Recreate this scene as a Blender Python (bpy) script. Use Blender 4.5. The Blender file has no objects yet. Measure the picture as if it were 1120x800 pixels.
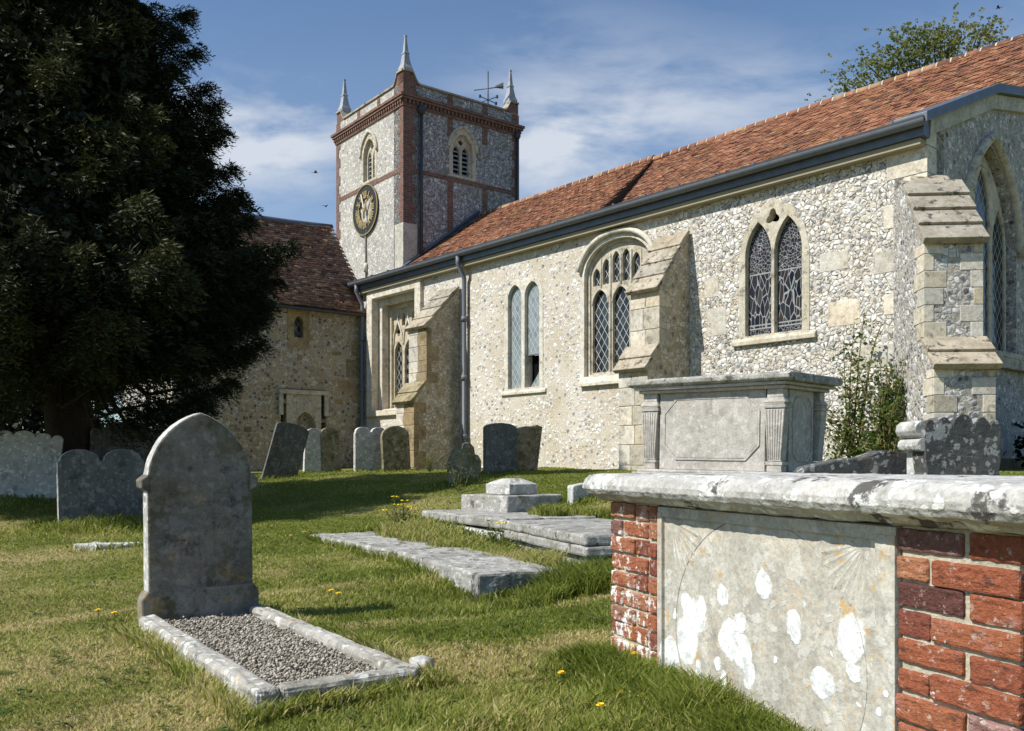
import bpy, bmesh, math, random
import numpy as np
from mathutils import Vector, Matrix, noise as mnoise
from mathutils.geometry import tessellate_polygon
random.seed(7); rng = np.random.default_rng(7)
R = math.radians
scene = bpy.context.scene
COL = scene.collection
F, CX, HY = 1000.0, 560.0, 508.0      # calibration of the photograph: focal length, centre, horizon row

# ------------------------------------------------------------------ node helper
class NT:
    def __init__(s, name, rough=0.9, spec=0.25):
        s.mat = bpy.data.materials.new(name); s.mat.use_nodes = True
        s.t = s.mat.node_tree; s.N = s.t.nodes; s.N.clear()
        s.out = s.N.new('ShaderNodeOutputMaterial')
        s.b = s.N.new('ShaderNodeBsdfPrincipled')
        s.b.inputs['Roughness'].default_value = rough
        s.b.inputs['Specular IOR Level'].default_value = spec
        s.t.links.new(s.b.outputs[0], s.out.inputs[0])
    def put(s, sock, v):
        if v is None: return
        if isinstance(v, bpy.types.NodeSocket): s.t.links.new(v, sock)
        else:
            if sock.type == 'RGBA' and len(v) == 3: v = (*v, 1)
            sock.default_value = v
    def math(s, op, a, b=None, c=None, clamp=False):
        n = s.N.new('ShaderNodeMath'); n.operation = op; n.use_clamp = clamp
        s.put(n.inputs[0], a); s.put(n.inputs[1], b); s.put(n.inputs[2], c); return n.outputs[0]
    def vmath(s, op, a, b=None):
        n = s.N.new('ShaderNodeVectorMath'); n.operation = op
        s.put(n.inputs[0], a); s.put(n.inputs[1], b)
        return n.outputs['Value'] if op in ('LENGTH', 'DISTANCE', 'DOT_PRODUCT') else n.outputs[0]
    def mix(s, f, a, b, mode='MIX'):
        n = s.N.new('ShaderNodeMix'); n.data_type = 'RGBA'; n.blend_type = mode
        s.put(n.inputs[0], f); s.put(n.inputs[6], a); s.put(n.inputs[7], b); return n.outputs[2]
    def ramp(s, f, stops, interp='LINEAR'):
        n = s.N.new('ShaderNodeValToRGB'); r = n.color_ramp; r.interpolation = interp
        while len(r.elements) < len(stops): r.elements.new(0.5)
        for e, (p, c) in zip(r.elements, stops):
            e.position = p
            e.color = (*c, 1) if not isinstance(c, (int, float)) else (c, c, c, 1)
        s.put(n.inputs[0], f); return n.outputs[0]
    def step(s, f, a, b):
        n = s.N.new('ShaderNodeMapRange'); n.interpolation_type = 'SMOOTHSTEP'
        s.put(n.inputs[0], f); n.inputs[1].default_value = a; n.inputs[2].default_value = b
        n.inputs[3].default_value = 0; n.inputs[4].default_value = 1; return n.outputs[0]
    def obj(s, rand=True):
        n = s.N.new('ShaderNodeTexCoord')
        if not rand: return n.outputs['Object']
        i = s.N.new('ShaderNodeObjectInfo')
        return s.vmath('ADD', n.outputs['Object'], s.scal(i.outputs['Random']))
    def scal(s, v):
        n = s.N.new('ShaderNodeCombineXYZ'); m = s.math('MULTIPLY', v, 37.0)
        s.put(n.inputs[0], m); s.put(n.inputs[1], s.math('MULTIPLY', v, 91.0)); s.put(n.inputs[2], m); return n.outputs[0]
    def uv(s):
        return s.N.new('ShaderNodeTexCoord').outputs['UV']
    def mapv(s, v, scale=(1, 1, 1), loc=(0, 0, 0), rot=(0, 0, 0)):
        n = s.N.new('ShaderNodeMapping'); s.put(n.inputs[0], v)
        n.inputs[1].default_value = loc; n.inputs[2].default_value = rot; n.inputs[3].default_value = scale; return n.outputs[0]
    def sep(s, v):
        n = s.N.new('ShaderNodeSeparateXYZ'); s.put(n.inputs[0], v); return n.outputs
    def noise(s, v, scale, detail=4, rough=0.6, color=False, dist=0):
        n = s.N.new('ShaderNodeTexNoise'); s.put(n.inputs['Vector'], v); n.inputs['Scale'].default_value = scale
        n.inputs['Detail'].default_value = detail; n.inputs['Roughness'].default_value = rough; n.inputs['Distortion'].default_value = dist
        return n.outputs['Color'] if color else n.outputs[0]
    def vor(s, v, scale, feature='F1', rnd=1.0):
        n = s.N.new('ShaderNodeTexVoronoi'); n.feature = feature; s.put(n.inputs['Vector'], v)
        n.inputs['Scale'].default_value = scale; n.inputs['Randomness'].default_value = rnd; return n.outputs
    def attr(s, name='tint'):
        n = s.N.new('ShaderNodeAttribute'); n.attribute_name = name; return n.outputs['Fac']
    def attrc(s, name):
        n = s.N.new('ShaderNodeAttribute'); n.attribute_name = name; return n.outputs['Color']
    def bump(s, h, strength=0.5, dist=0.01):
        n = s.N.new('ShaderNodeBump'); n.inputs['Strength'].default_value = strength; n.inputs['Distance'].default_value = dist
        s.put(n.inputs['Height'], h); s.t.links.new(n.outputs[0], s.b.inputs['Normal']); return n
    def col(s, c): s.put(s.b.inputs['Base Color'], c)
    def distort(s, co, scale, amt):
        c = s.noise(co, scale, 2, color=True)
        o = s.vmath('SUBTRACT', c, (.5, .5, .5)); n = s.N.new('ShaderNodeVectorMath'); n.operation = 'SCALE'
        s.put(n.inputs[0], o); n.inputs['Scale'].default_value = amt
        return s.vmath('ADD', co, n.outputs[0])

M = {}
def flint(key, scale, stops, mortar, mortar2, cover=0.0, gx=None, dark=0.0, stain=(.30, .24, .14), stain_amt=.25, bump=.8, mw=(.02, .13)):
    """knapped and rough flints of every tone set in mortar"""
    m = NT(key, .92, .15); co = m.obj(False); cd = m.distort(m.distort(co, 5, .05), 17, .045)
    f1 = m.vor(cd, scale, rnd=.95); ed = m.vor(cd, scale, 'DISTANCE_TO_EDGE', .95)
    f1b = m.vor(m.mapv(cd, loc=(3.1, 7.7, 1.3)), scale * 1.9)
    edv = m.math('SUBTRACT', ed[0], m.math('MULTIPLY', m.math('SUBTRACT', m.noise(co, 8, 3), .42), .30))
    e = m.step(edv, *mw)
    rnd = m.sep(f1[1])[0]; rn2 = m.sep(f1[1])[1]
    st = m.ramp(rnd, stops)
    inner = m.noise(co, scale * 5, 3)
    st = m.mix(.5, st, m.ramp(inner, [(.25, .35), (.7, 1.0)]), 'MULTIPLY')
    st = m.mix(m.math('MULTIPLY', m.step(f1[0], .28, .55), .45), st, (.80, .77, .70))   # pale cortex rim round each flint
    big = m.noise(co, .9, 4); fine = m.noise(co, 30, 4)
    mo = m.mix(m.step(big, .35, .65), mortar, mortar2)
    mo = m.mix(.55, mo, m.ramp(fine, [(.3, .45), (.65, 1.0)]), 'MULTIPLY')
    small = m.math('MULTIPLY', m.step(f1b[0], .36, .28), m.step(m.sep(f1b[1])[2], .45, .55))
    mo = m.mix(small, mo, m.ramp(m.sep(f1b[1])[0], stops))
    patch = m.noise(co, 1.6, 4)
    lim = cover
    c = m.math('ADD', rn2, m.math('MULTIPLY', m.math('SUBTRACT', patch, .5), 1.6))
    if gx:
        x = m.sep(co)[0]; g = m.step(x, gx[0], gx[1])
        c = m.math('ADD', c, m.math('MULTIPLY', m.math('SUBTRACT', 1.0, g), gx[2]))
    vis = m.step(c, lim + .06, lim - .06)
    e2 = m.math('MULTIPLY', e, vis)
    col = m.mix(e2, mo, st)
    if dark:
        gap = m.math('MULTIPLY', m.math('MULTIPLY', m.step(ed[0], .10, .03), m.step(m.noise(co, 13, 3), .46, .58)), dark)
        if gx: gap = m.math('MULTIPLY', gap, g)
        col = m.mix(gap, col, (.07, .06, .05))
    col = m.mix(m.math('MULTIPLY', m.step(m.noise(co, 1.3, 5), .5, .75), stain_amt), col, stain)
    m.col(col)
    h = m.math('ADD', m.math('MULTIPLY', e2, m.math('ADD', .5, m.math('MULTIPLY', rn2, .8))), m.math('MULTIPLY', fine, .35))
    h = m.math('SUBTRACT', h, m.math('MULTIPLY', m.math('MULTIPLY', f1[0], e2), .8))
    m.bump(h, bump, .03); M[key] = m.mat
W_ = [(0, (.86, .86, .84)), (.28, (.70, .69, .67)), (.45, (.80, .78, .72)), (.60, (.46, .45, .45)), (.74, (.20, .20, .22)), (.84, (.60, .54, .43)), (.92, (.34, .33, .33)), (1, (.86, .85, .83))]
flint('flint_south', 11.5, W_, (.68, .62, .52), (.57, .50, .38), .98, (-7.0, -3.4, .62), .85, stain_amt=.45, stain=(.42, .335, .22), bump=1.0)
G_ = [(0, (.55, .55, .56)), (.25, (.22, .22, .25)), (.5, (.10, .10, .12)), (.7, (.40, .38, .36)), (.86, (.80, .79, .77)), (1, (.07, .07, .09))]
flint('flint_grey', 11, G_, (.42, .38, .31), (.36, .33, .28), .95, stain_amt=.12, bump=.7)
T_ = [(0, (.62, .60, .56)), (.35, (.42, .40, .38)), (.55, (.22, .21, .22)), (.75, (.52, .48, .42)), (1, (.70, .68, .63))]
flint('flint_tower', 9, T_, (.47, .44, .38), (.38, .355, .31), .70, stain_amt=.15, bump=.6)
flint('flint_tower_shade', 10, [(0, (.5, .5, .52)), (.3, (.2, .2, .23)), (.55, (.12, .12, .15)), (.8, (.3, .29, .3)), (.92, (.75, .75, .73)), (1, (.1, .1, .12))], (.23, .215, .20), (.19, .18, .17), .92, bump=.6)  # darker flints with little mortar, shade also put into the colours
flint('flint_brown', 10, [(0, (.12, .10, .09)), (.35, (.30, .25, .19)), (.6, (.07, .06, .06)), (.8, (.46, .40, .30)), (1, (.58, .54, .46))], (.46, .38, .25), (.36, .29, .18), .75, stain_amt=.3, bump=.8)
flint('rubble', 8.0, [(0, (.50, .42, .28)), (.3, (.34, .27, .18)), (.55, (.58, .50, .36)), (.75, (.22, .18, .13)), (.9, (.62, .57, .46)), (1, (.40, .25, .16))], (.50, .42, .29), (.40, .33, .22), 1.0, bump=.9)

def stone(key, base, dark, white=0.0, orange=0.0, moss=0.0, black=0.0, bump=.5, fine=60, tint=False, streak=0.0, spots=None, rough=.93, letters=False):
    m = NT(key, rough, .15); co = m.obj(True)
    big = m.noise(co, 2.3, 5); mid = m.noise(co, 11, 5); fi = m.noise(co, fine, 5, .7)
    c = m.mix(m.step(big, .35, .68), base, dark)
    if tint: c = m.mix(.8, c, m.ramp(m.attr(), [(0, (.74, .74, .73)), (.5, (1, .99, .96)), (1, (1.08, 1.0, .88))]), 'MULTIPLY')
    c = m.mix(.6, c, m.ramp(mid, [(.28, .50), (.62, 1.05)]), 'MULTIPLY')
    c = m.mix(.55, c, m.ramp(fi, [(.30, .45), (.60, 1.05)]), 'MULTIPLY')
    if streak:
        s = m.noise(m.mapv(co, (9, 9, .7)), 3, 4)
        c = m.mix(m.math('MULTIPLY', m.step(s, .52, .72), streak), c, (.06, .06, .055))
    if black:
        b = m.noise(m.mapv(co, loc=(5, 1, 9)), 7, 6, .7)
        c = m.mix(m.math('MULTIPLY', m.step(b, .56, .62), black), c, (.05, .045, .04))
    if moss:
        b = m.noise(m.mapv(co, loc=(2, 8, 4)), 4, 6, .7)
        c = m.mix(m.math('MULTIPLY', m.step(b, .5, .62), moss), c, (.10, .085, .03))
    h = m.math('ADD', m.math('MULTIPLY', fi, .6), mid)
    if white:
        b = m.noise(m.mapv(co, loc=(7, 3, 2)), 9, 6, .65); v = m.vor(m.distort(co, 26, .05), 19)
        w1 = m.math('MULTIPLY', m.step(v[0], .40, .30), m.step(m.sep(v[1])[0], .62, .66))
        w = m.math('MAXIMUM', m.step(b, .57, .61), w1)
        c = m.mix(m.math('MULTIPLY', w, white), c, (.80, .80, .76)); h = m.math('ADD', h, m.math('MULTIPLY', w, .2))
    if orange:
        b = m.noise(m.mapv(co, loc=(1, 5, 6)), 6, 7, .75)
        c = m.mix(m.math('MULTIPLY', m.step(b, .58, .66), orange), c, (.52, .30, .06))
    if spots:
        u = m.distort(m.uv(), 14, .042); u = m.distort(u, 55, .018); tot = None
        for (sx, sz, ra, rb) in spots:
            d = m.vmath('LENGTH', m.mapv(u, (1 / ra, 1 / rb, 0), (-sx / ra, -sz / rb, 0)))
            k = m.step(d, 1.10, .90); tot = k if tot is None else m.math('MAXIMUM', tot, k)
        c = m.mix(m.math('MULTIPLY', m.step(m.noise(co, 38, 7, .75), .50, .62), m.math('MULTIPLY', m.step(m.noise(co, 3, 4), .42, .62), .55)), c, (.60, .40, .20))
        c = m.mix(tot, c, m.mix(m.math('MULTIPLY', m.step(m.noise(co, 90, 4), .25, .55), m.step(m.noise(co, 18, 5), .32, .52)), (.50, .51, .49), (.76, .76, .73)))
        h = m.math('ADD', h, m.math('MULTIPLY', tot, .35))
    if letters:                                          # weathered inscription, no longer readable
        o3 = m.obj(False); s3 = m.sep(o3)
        row = m.step(m.math('PINGPONG', s3[2], .036), .016, .024)
        mark = m.step(m.noise(m.mapv(o3, (75, 1, 28)), 1.0, 2), .50, .56)
        inn = m.math('MULTIPLY', m.step(m.math('ABSOLUTE', s3[0]), .215, .19), m.math('MULTIPLY', m.step(s3[2], .48, .52), m.step(s3[2], 1.08, 1.04)))
        k = m.math('MULTIPLY', m.math('MULTIPLY', row, mark), m.math('MULTIPLY', inn, m.step(m.noise(o3, 7, 3), .38, .60)))
        c = m.mix(m.math('MULTIPLY', k, .30), c, (.07, .065, .055)); h = m.math('SUBTRACT', h, m.math('MULTIPLY', k, .5))
    m.col(c); m.bump(h, bump, .012); M[key] = m.mat
stone('ashlar', (.64, .59, .48), (.55, .49, .38), moss=.25, tint=True, bump=.55, black=.5, streak=.15)
stone('ashlar_white', (.76, .72, .63), (.66, .60, .49), tint=True, bump=.6, black=.4, moss=.12, streak=.12)
stone('ashlar_brown', (.42, .33, .20), (.30, .23, .14), moss=.5, tint=True, bump=.7, black=.4)
stone('coping', (.50, .45, .37), (.38, .34, .27), black=.85, tint=True, moss=.3, bump=.7)
stone('coping_mossy', (.40, .34, .22), (.28, .24, .14), black=.4, moss=.8, bump=.7)
stone('headstone_grey', (.27, .245, .20), (.165, .15, .125), white=.09, orange=.40, moss=.55, black=.6, streak=.4, bump=.8, letters=True)
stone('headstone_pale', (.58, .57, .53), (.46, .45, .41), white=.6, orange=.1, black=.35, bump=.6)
stone('headstone_dark', (.13, .13, .125), (.08, .082, .08), white=.3, black=.5, moss=.2, bump=.6)
stone('headstone_slate', (.19, .185, .17), (.135, .132, .122), white=.12, black=.5, streak=.5, moss=.2, bump=.4)
stone('headstone_mossy', (.30, .26, .17), (.20, .18, .10), white=.2, moss=.8, black=.5, orange=.3, bump=.8)
stone('ledger', (.43, .415, .375), (.31, .30, .27), white=.32, orange=.12, black=.8, moss=.3, bump=.9)
stone('kerb', (.50, .475, .42), (.36, .34, .29), white=.5, orange=.6, black=.55, moss=.2, bump=.9)
stone('tomb_slab', (.58, .565, .52), (.46, .445, .405), white=.7, black=.85, orange=.10, bump=.7)
stone('tomb_grey', (.54, .50, .45), (.45, .42, .37), white=.22, orange=.10, black=.18, bump=.5, streak=.15)
stone('pinnacle', (.42, .43, .45), (.33, .34, .36), bump=.3, black=.2)
stone('cement', (.60, .57, .48), (.48, .45, .37), black=.2, bump=.6)
stone('mortar', (.62, .56, .42), (.50, .44, .32), bump=.9, fine=120)

def lead():
    m = NT('lead', .45, .5); m.b.inputs['Metallic'].default_value = .25; co = m.obj(False)
    m.col(m.mix(m.noise(co, 5, 5), (.055, .065, .08), (.16, .175, .20))); m.bump(m.noise(co, 14, 3), .2, .01); M['lead'] = m.mat
    m = NT('iron', .5, .4); m.col(m.mix(m.noise(m.obj(False), 9, 4), (.02, .022, .026), (.06, .065, .075))); M['iron'] = m.mat
    m = NT('iron_grey', .5, .4); m.col(m.mix(m.noise(m.obj(False), 9, 4), (.09, .10, .115), (.15, .165, .185))); M['iron_grey'] = m.mat
    m = NT('gold', .35, .5); m.b.inputs['Metallic'].default_value = .6; m.col(m.mix(m.noise(m.obj(False), 20, 3), (.62, .45, .18), (.50, .34, .11))); M['gold'] = m.mat
    m = NT('clock_black', .6, .3); m.col(m.mix(m.noise(m.obj(False), 8, 3), (.015, .015, .018), (.04, .04, .045))); M['clock_black'] = m.mat
    m = NT('white_paint', .5, .4); m.col(m.mix(m.noise(m.obj(False), 8, 3), (.75, .73, .66), (.6, .58, .5))); M['white_paint'] = m.mat
    m = NT('timber', .7, .2); m.col(m.mix(m.noise(m.mapv(m.obj(False), (1, 8, 8)), 4, 4), (.36, .32, .22), (.28, .24, .16))); M['timber'] = m.mat
    m = NT('dark_timber', .8, .2); m.col(m.mix(m.noise(m.mapv(m.obj(False), (1, 8, 8)), 4, 4), (.05, .045, .04), (.10, .09, .08))); M['dark_timber'] = m.mat
    m = NT('void', 1, 0); m.col(m.mix(m.noise(m.obj(False), 5, 2), (.006, .006, .007), (.012, .012, .012))); M['void'] = m.mat
lead()

def tiles(key, cols, moss):
    m = NT(key, .9, .15); co = m.obj(False); t = m.attr()
    c = m.ramp(t, cols); fi = m.noise(co, 45, 4); big = m.noise(co, .8, 5)
    c = m.mix(.5, c, m.ramp(fi, [(.3, .5), (.62, 1.05)]), 'MULTIPLY')
    c = m.mix(m.math('MULTIPLY', m.step(big, .45, .72), .5), c, (.10, .055, .035))
    c = m.mix(m.math('MULTIPLY', m.step(m.noise(co, 2.2, 6), .56, .7), moss), c, (.28, .17, .05))
    c = m.mix(m.math('MULTIPLY', m.step(m.noise(m.mapv(co, loc=(3, 3, 3)), 14, 5), .64, .68), .5), c, (.55, .47, .36))
    m.col(c); m.bump(fi, .4, .01); M[key] = m.mat
tiles('tile_red', [(0, (.07, .04, .035)), (.2, (.19, .085, .055)), (.5, (.29, .125, .075)), (.75, (.36, .165, .09)), (.92, (.42, .26, .15)), (1, (.16, .10, .08))], .45)
tiles('tile_brown', [(0, (.10, .065, .05)), (.3, (.20, .11, .075)), (.6, (.30, .16, .10)), (.85, (.36, .21, .13)), (1, (.42, .33, .24))], .25)

def brick():
    m = NT('brick_old', .92, .15); co = m.obj(False); t = m.attr()
    c = m.ramp(t, [(0, (.13, .055, .045)), (.2, (.25, .08, .05)), (.45, (.34, .11, .055)), (.7, (.38, .14, .07)), (.9, (.42, .20, .11)), (1, (.22, .11, .09))])
    fi = m.noise(co, 70, 5, .7); mid = m.noise(m.mapv(co, (1, 1, 2.2)), 22, 4)
    c = m.mix(.6, c, m.ramp(fi, [(.3, .45), (.6, 1.05)]), 'MULTIPLY')
    c = m.mix(m.math('MULTIPLY', m.step(mid, .56, .66), .75), c, (.09, .05, .04))
    c = m.mix(m.math('MULTIPLY', m.step(m.noise(m.mapv(co, loc=(4, 4, 4)), 30, 6, .75), .57, .62), .5), c, (.60, .52, .44))
    xyz = m.sep(co)
    low = m.step(xyz[2], .85, .10)
    left = m.math('ADD', m.math('MULTIPLY', m.step(xyz[0], .6, .2), .09), -.02)
    b = m.math('ADD', m.noise(co, 16, 7, .72), m.math('ADD', m.math('MULTIPLY', low, .10), left))
    c = m.mix(m.math('MULTIPLY', m.step(b, .63, .68), .92), c, (.84, .80, .74))
    b2 = m.noise(m.mapv(co, loc=(9, 2, 5)), 7, 5)
    c = m.mix(m.math('MULTIPLY', m.step(b2, .54, .70), .45), c, (.62, .40, .37))
    b3 = m.math('ADD', m.noise(m.mapv(co, loc=(1, 2, 3)), 9, 6), m.math('MULTIPLY', m.step(xyz[2], .55, .25), .12))
    c = m.mix(m.math('MULTIPLY', m.step(b3, .66, .73), .9), c, (.56, .36, .04))
    m.col(c); m.bump(m.math('ADD', fi, m.math('MULTIPLY', mid, 1.2)), .9, .012); M['brick_old'] = m.mat
    for key, base, mort in (('brick_wall', [(.15, .075, .057), (.22, .115, .085), (.105, .06, .05)], (.25, .205, .17)),):
        m = NT(key, .92, .15); u = m.uv()
        n = m.N.new('ShaderNodeTexBrick'); m.put(n.inputs['Vector'], u); n.inputs['Scale'].default_value = 1
        n.inputs['Brick Width'].default_value = .225; n.inputs['Row Height'].default_value = .075; n.inputs['Mortar Size'].default_value = .008
        m.put(n.inputs['Color1'], base[0]); m.put(n.inputs['Color2'], base[1]); m.put(n.inputs['Mortar'], mort)
        co = m.obj(False); c = m.mix(.6, n.outputs[0], m.ramp(m.noise(co, 7, 6), [(.3, .5), (.65, 1.1)]), 'MULTIPLY')
        m.col(c); m.bump(m.math('MULTIPLY', n.outputs[1], -1.0), .6, .01); M[key] = m.mat
brick()

def glass():
    # leaded lattice (quarries), pale and dark, and stained glass
    for key, cell, base, base2, leadc in (('glass_pale', (.075, .11), (.17, .20, .20), (.26, .29, .29), (.42, .44, .42)), ('glass_dark', (.085, .125), (.010, .012, .015), (.045, .05, .05), (.40, .40, .36))):
        m = NT(key, .12, .5); u = m.sep(m.uv())
        a = m.math('DIVIDE', u[0], cell[0] * 2); b = m.math('DIVIDE', u[1], cell[1] * 2)
        p = m.math('ADD', a, b); q = m.math('SUBTRACT', a, b)
        pp = m.math('PINGPONG', p, .5); qq = m.math('PINGPONG', q, .5)
        d = m.math('MINIMUM', pp, qq); ln = m.step(d, .050, .032)
        cv = m.N.new('ShaderNodeCombineXYZ'); m.put(cv.inputs[0], m.math('FLOOR', p)); m.put(cv.inputs[1], m.math('FLOOR', q))
        wn = m.N.new('ShaderNodeTexWhiteNoise'); m.put(wn.inputs[0], cv.outputs[0])
        m.col(m.mix(ln, m.mix(wn.outputs[0], base, base2), leadc))
        m.put(m.b.inputs['Roughness'], m.math('ADD', m.math('MULTIPLY', ln, .6), .12))
        h = m.math('ADD', m.math('MULTIPLY', m.math('SUBTRACT', wn.outputs[0], .5), m.math('MULTIPLY', pp, 1.6)), m.math('MULTIPLY', ln, .8))
        h = m.math('ADD', h, m.math('MULTIPLY', m.noise(m.uv(), 9, 2), .5))
        m.bump(h, .5, .012); M[key] = m.mat
    m = NT('glass_stained', .2, .5); u = m.distort(m.uv(), 5, .05)
    s = m.sep(u)
    # small canopy pieces above and below, long flowing draperies in the middle, divided by bars
    top = m.step(s[1], 3.38, 3.42); low = m.step(s[1], 2.47, 2.44)
    va = m.vor(u, 17); vae = m.vor(u, 17, 'DISTANCE_TO_EDGE')
    ub = m.mapv(u, (12, 4.2, 1)); vb = m.vor(ub, 1.0); vbe = m.vor(ub, 1.0, 'DISTANCE_TO_EDGE')
    k = m.math('MAXIMUM', top, low)
    ed = m.math('ADD', m.math('MULTIPLY', vae[0], k), m.math('MULTIPLY', vbe[0], m.math('SUBTRACT', 1.0, k)))
    rn = m.mix(k, vb[1], va[1])
    ln = m.step(ed, .05, .028)
    s0 = m.sep(m.uv())
    for zb in (2.46, 2.52, 3.40):
        ln = m.math('MAXIMUM', ln, m.step(m.math('ABSOLUTE', m.math('SUBTRACT', s0[1], zb)), .013, .009))
    c = m.ramp(m.sep(rn)[0], [(0, (.010, .012, .02)), (.3, (.035, .038, .045)), (.5, (.012, .014, .014)), (.65, (.06, .058, .056)), (.8, (.04, .026, .024)), (1, (.014, .018, .032))])
    c = m.mix(ln, c, (.26, .265, .26)); m.col(c)
    m.put(m.b.inputs['Roughness'], m.math('ADD', m.math('MULTIPLY', ln, .5), .2))
    m.bump(m.math('ADD', m.math('MULTIPLY', ln, .7), m.sep(rn)[1]), .4, .01); M['glass_stained'] = m.mat
glass()

def leafmat(key, ca, cb, cc, trans=.3, rough=.6):
    m = NT(key, rough, .25); c = m.ramp(m.attr(), [(0, ca), (.5, cb), (1, cc)]); m.col(c)
    tr = m.N.new('ShaderNodeBsdfTranslucent'); m.put(tr.inputs[0], c)
    mx = m.N.new('ShaderNodeMixShader'); mx.inputs[0].default_value = trans
    m.t.links.new(m.b.outputs[0], mx.inputs[1]); m.t.links.new(tr.outputs[0], mx.inputs[2]); m.t.links.new(mx.outputs[0], m.out.inputs[0]); M[key] = m.mat
leafmat('yew_leaf', (.009, .014, .006), (.026, .034, .010), (.075, .075, .022), .12)
leafmat('hedge_leaf', (.008, .013, .006), (.014, .022, .008), (.025, .035, .012), .1)
leafmat('oak_leaf', (.10, .13, .028), (.17, .19, .045), (.25, .21, .07), .4)
leafmat('shrub_leaf', (.06, .11, .02), (.13, .18, .045), (.27, .20, .08), .4)
leafmat('grass_blade', (.14, .19, .024), (.32, .345, .068), (.68, .55, .29), .5)
leafmat('ivy_leaf', (.03, .05, .01), (.07, .09, .02), (.13, .13, .03), .25)
def bark():
    m = NT('bark', .95, .1); co = m.obj(False); n = m.noise(m.mapv(co, (6, 6, 1)), 3, 5)
    m.col(m.mix(n, (.025, .02, .016), (.07, .052, .04))); m.bump(n, .8, .03); M['bark'] = m.mat
    m = NT('stem', .8, .2); m.col(m.mix(m.noise(m.obj(False), 20, 2), (.10, .12, .03), (.22, .16, .07))); M['stem'] = m.mat
    m = NT('petal', .6, .2); m.col(m.mix(m.noise(m.obj(False), 40, 2), (.85, .55, .02), (.9, .68, .05))); M['petal'] = m.mat
    m = NT('feather', .8, .2); m.col(m.mix(m.noise(m.obj(False), 20, 2), (.03, .03, .035), (.08, .08, .09))); M['feather'] = m.mat
    m = NT('gravel', .95, .15); t = m.attr(); co = m.obj(False)
    c = m.ramp(t, [(0, (.13, .11, .085)), (.4, (.30, .265, .21)), (.75, (.40, .36, .29)), (1, (.60, .56, .48))])
    m.col(m.mix(.4, c, m.ramp(m.noise(co, 120, 3), [(.3, .5), (.6, 1.0)]), 'MULTIPLY')); M['gravel'] = m.mat
    m = NT('soil_turf', .98, .1); co = m.obj(False); g = m.attr('dry')
    fi = m.noise(co, 45, 5, .7); c = m.mix(g, (.17, .185, .04), (.43, .335, .18))
    c = m.mix(.75, c, m.ramp(fi, [(.3, .35), (.65, 1.25)]), 'MULTIPLY')
    m.col(c); m.bump(m.math('ADD', fi, m.noise(co, 9, 4)), .9, .04); M['soil_turf'] = m.mat
bark()

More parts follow.
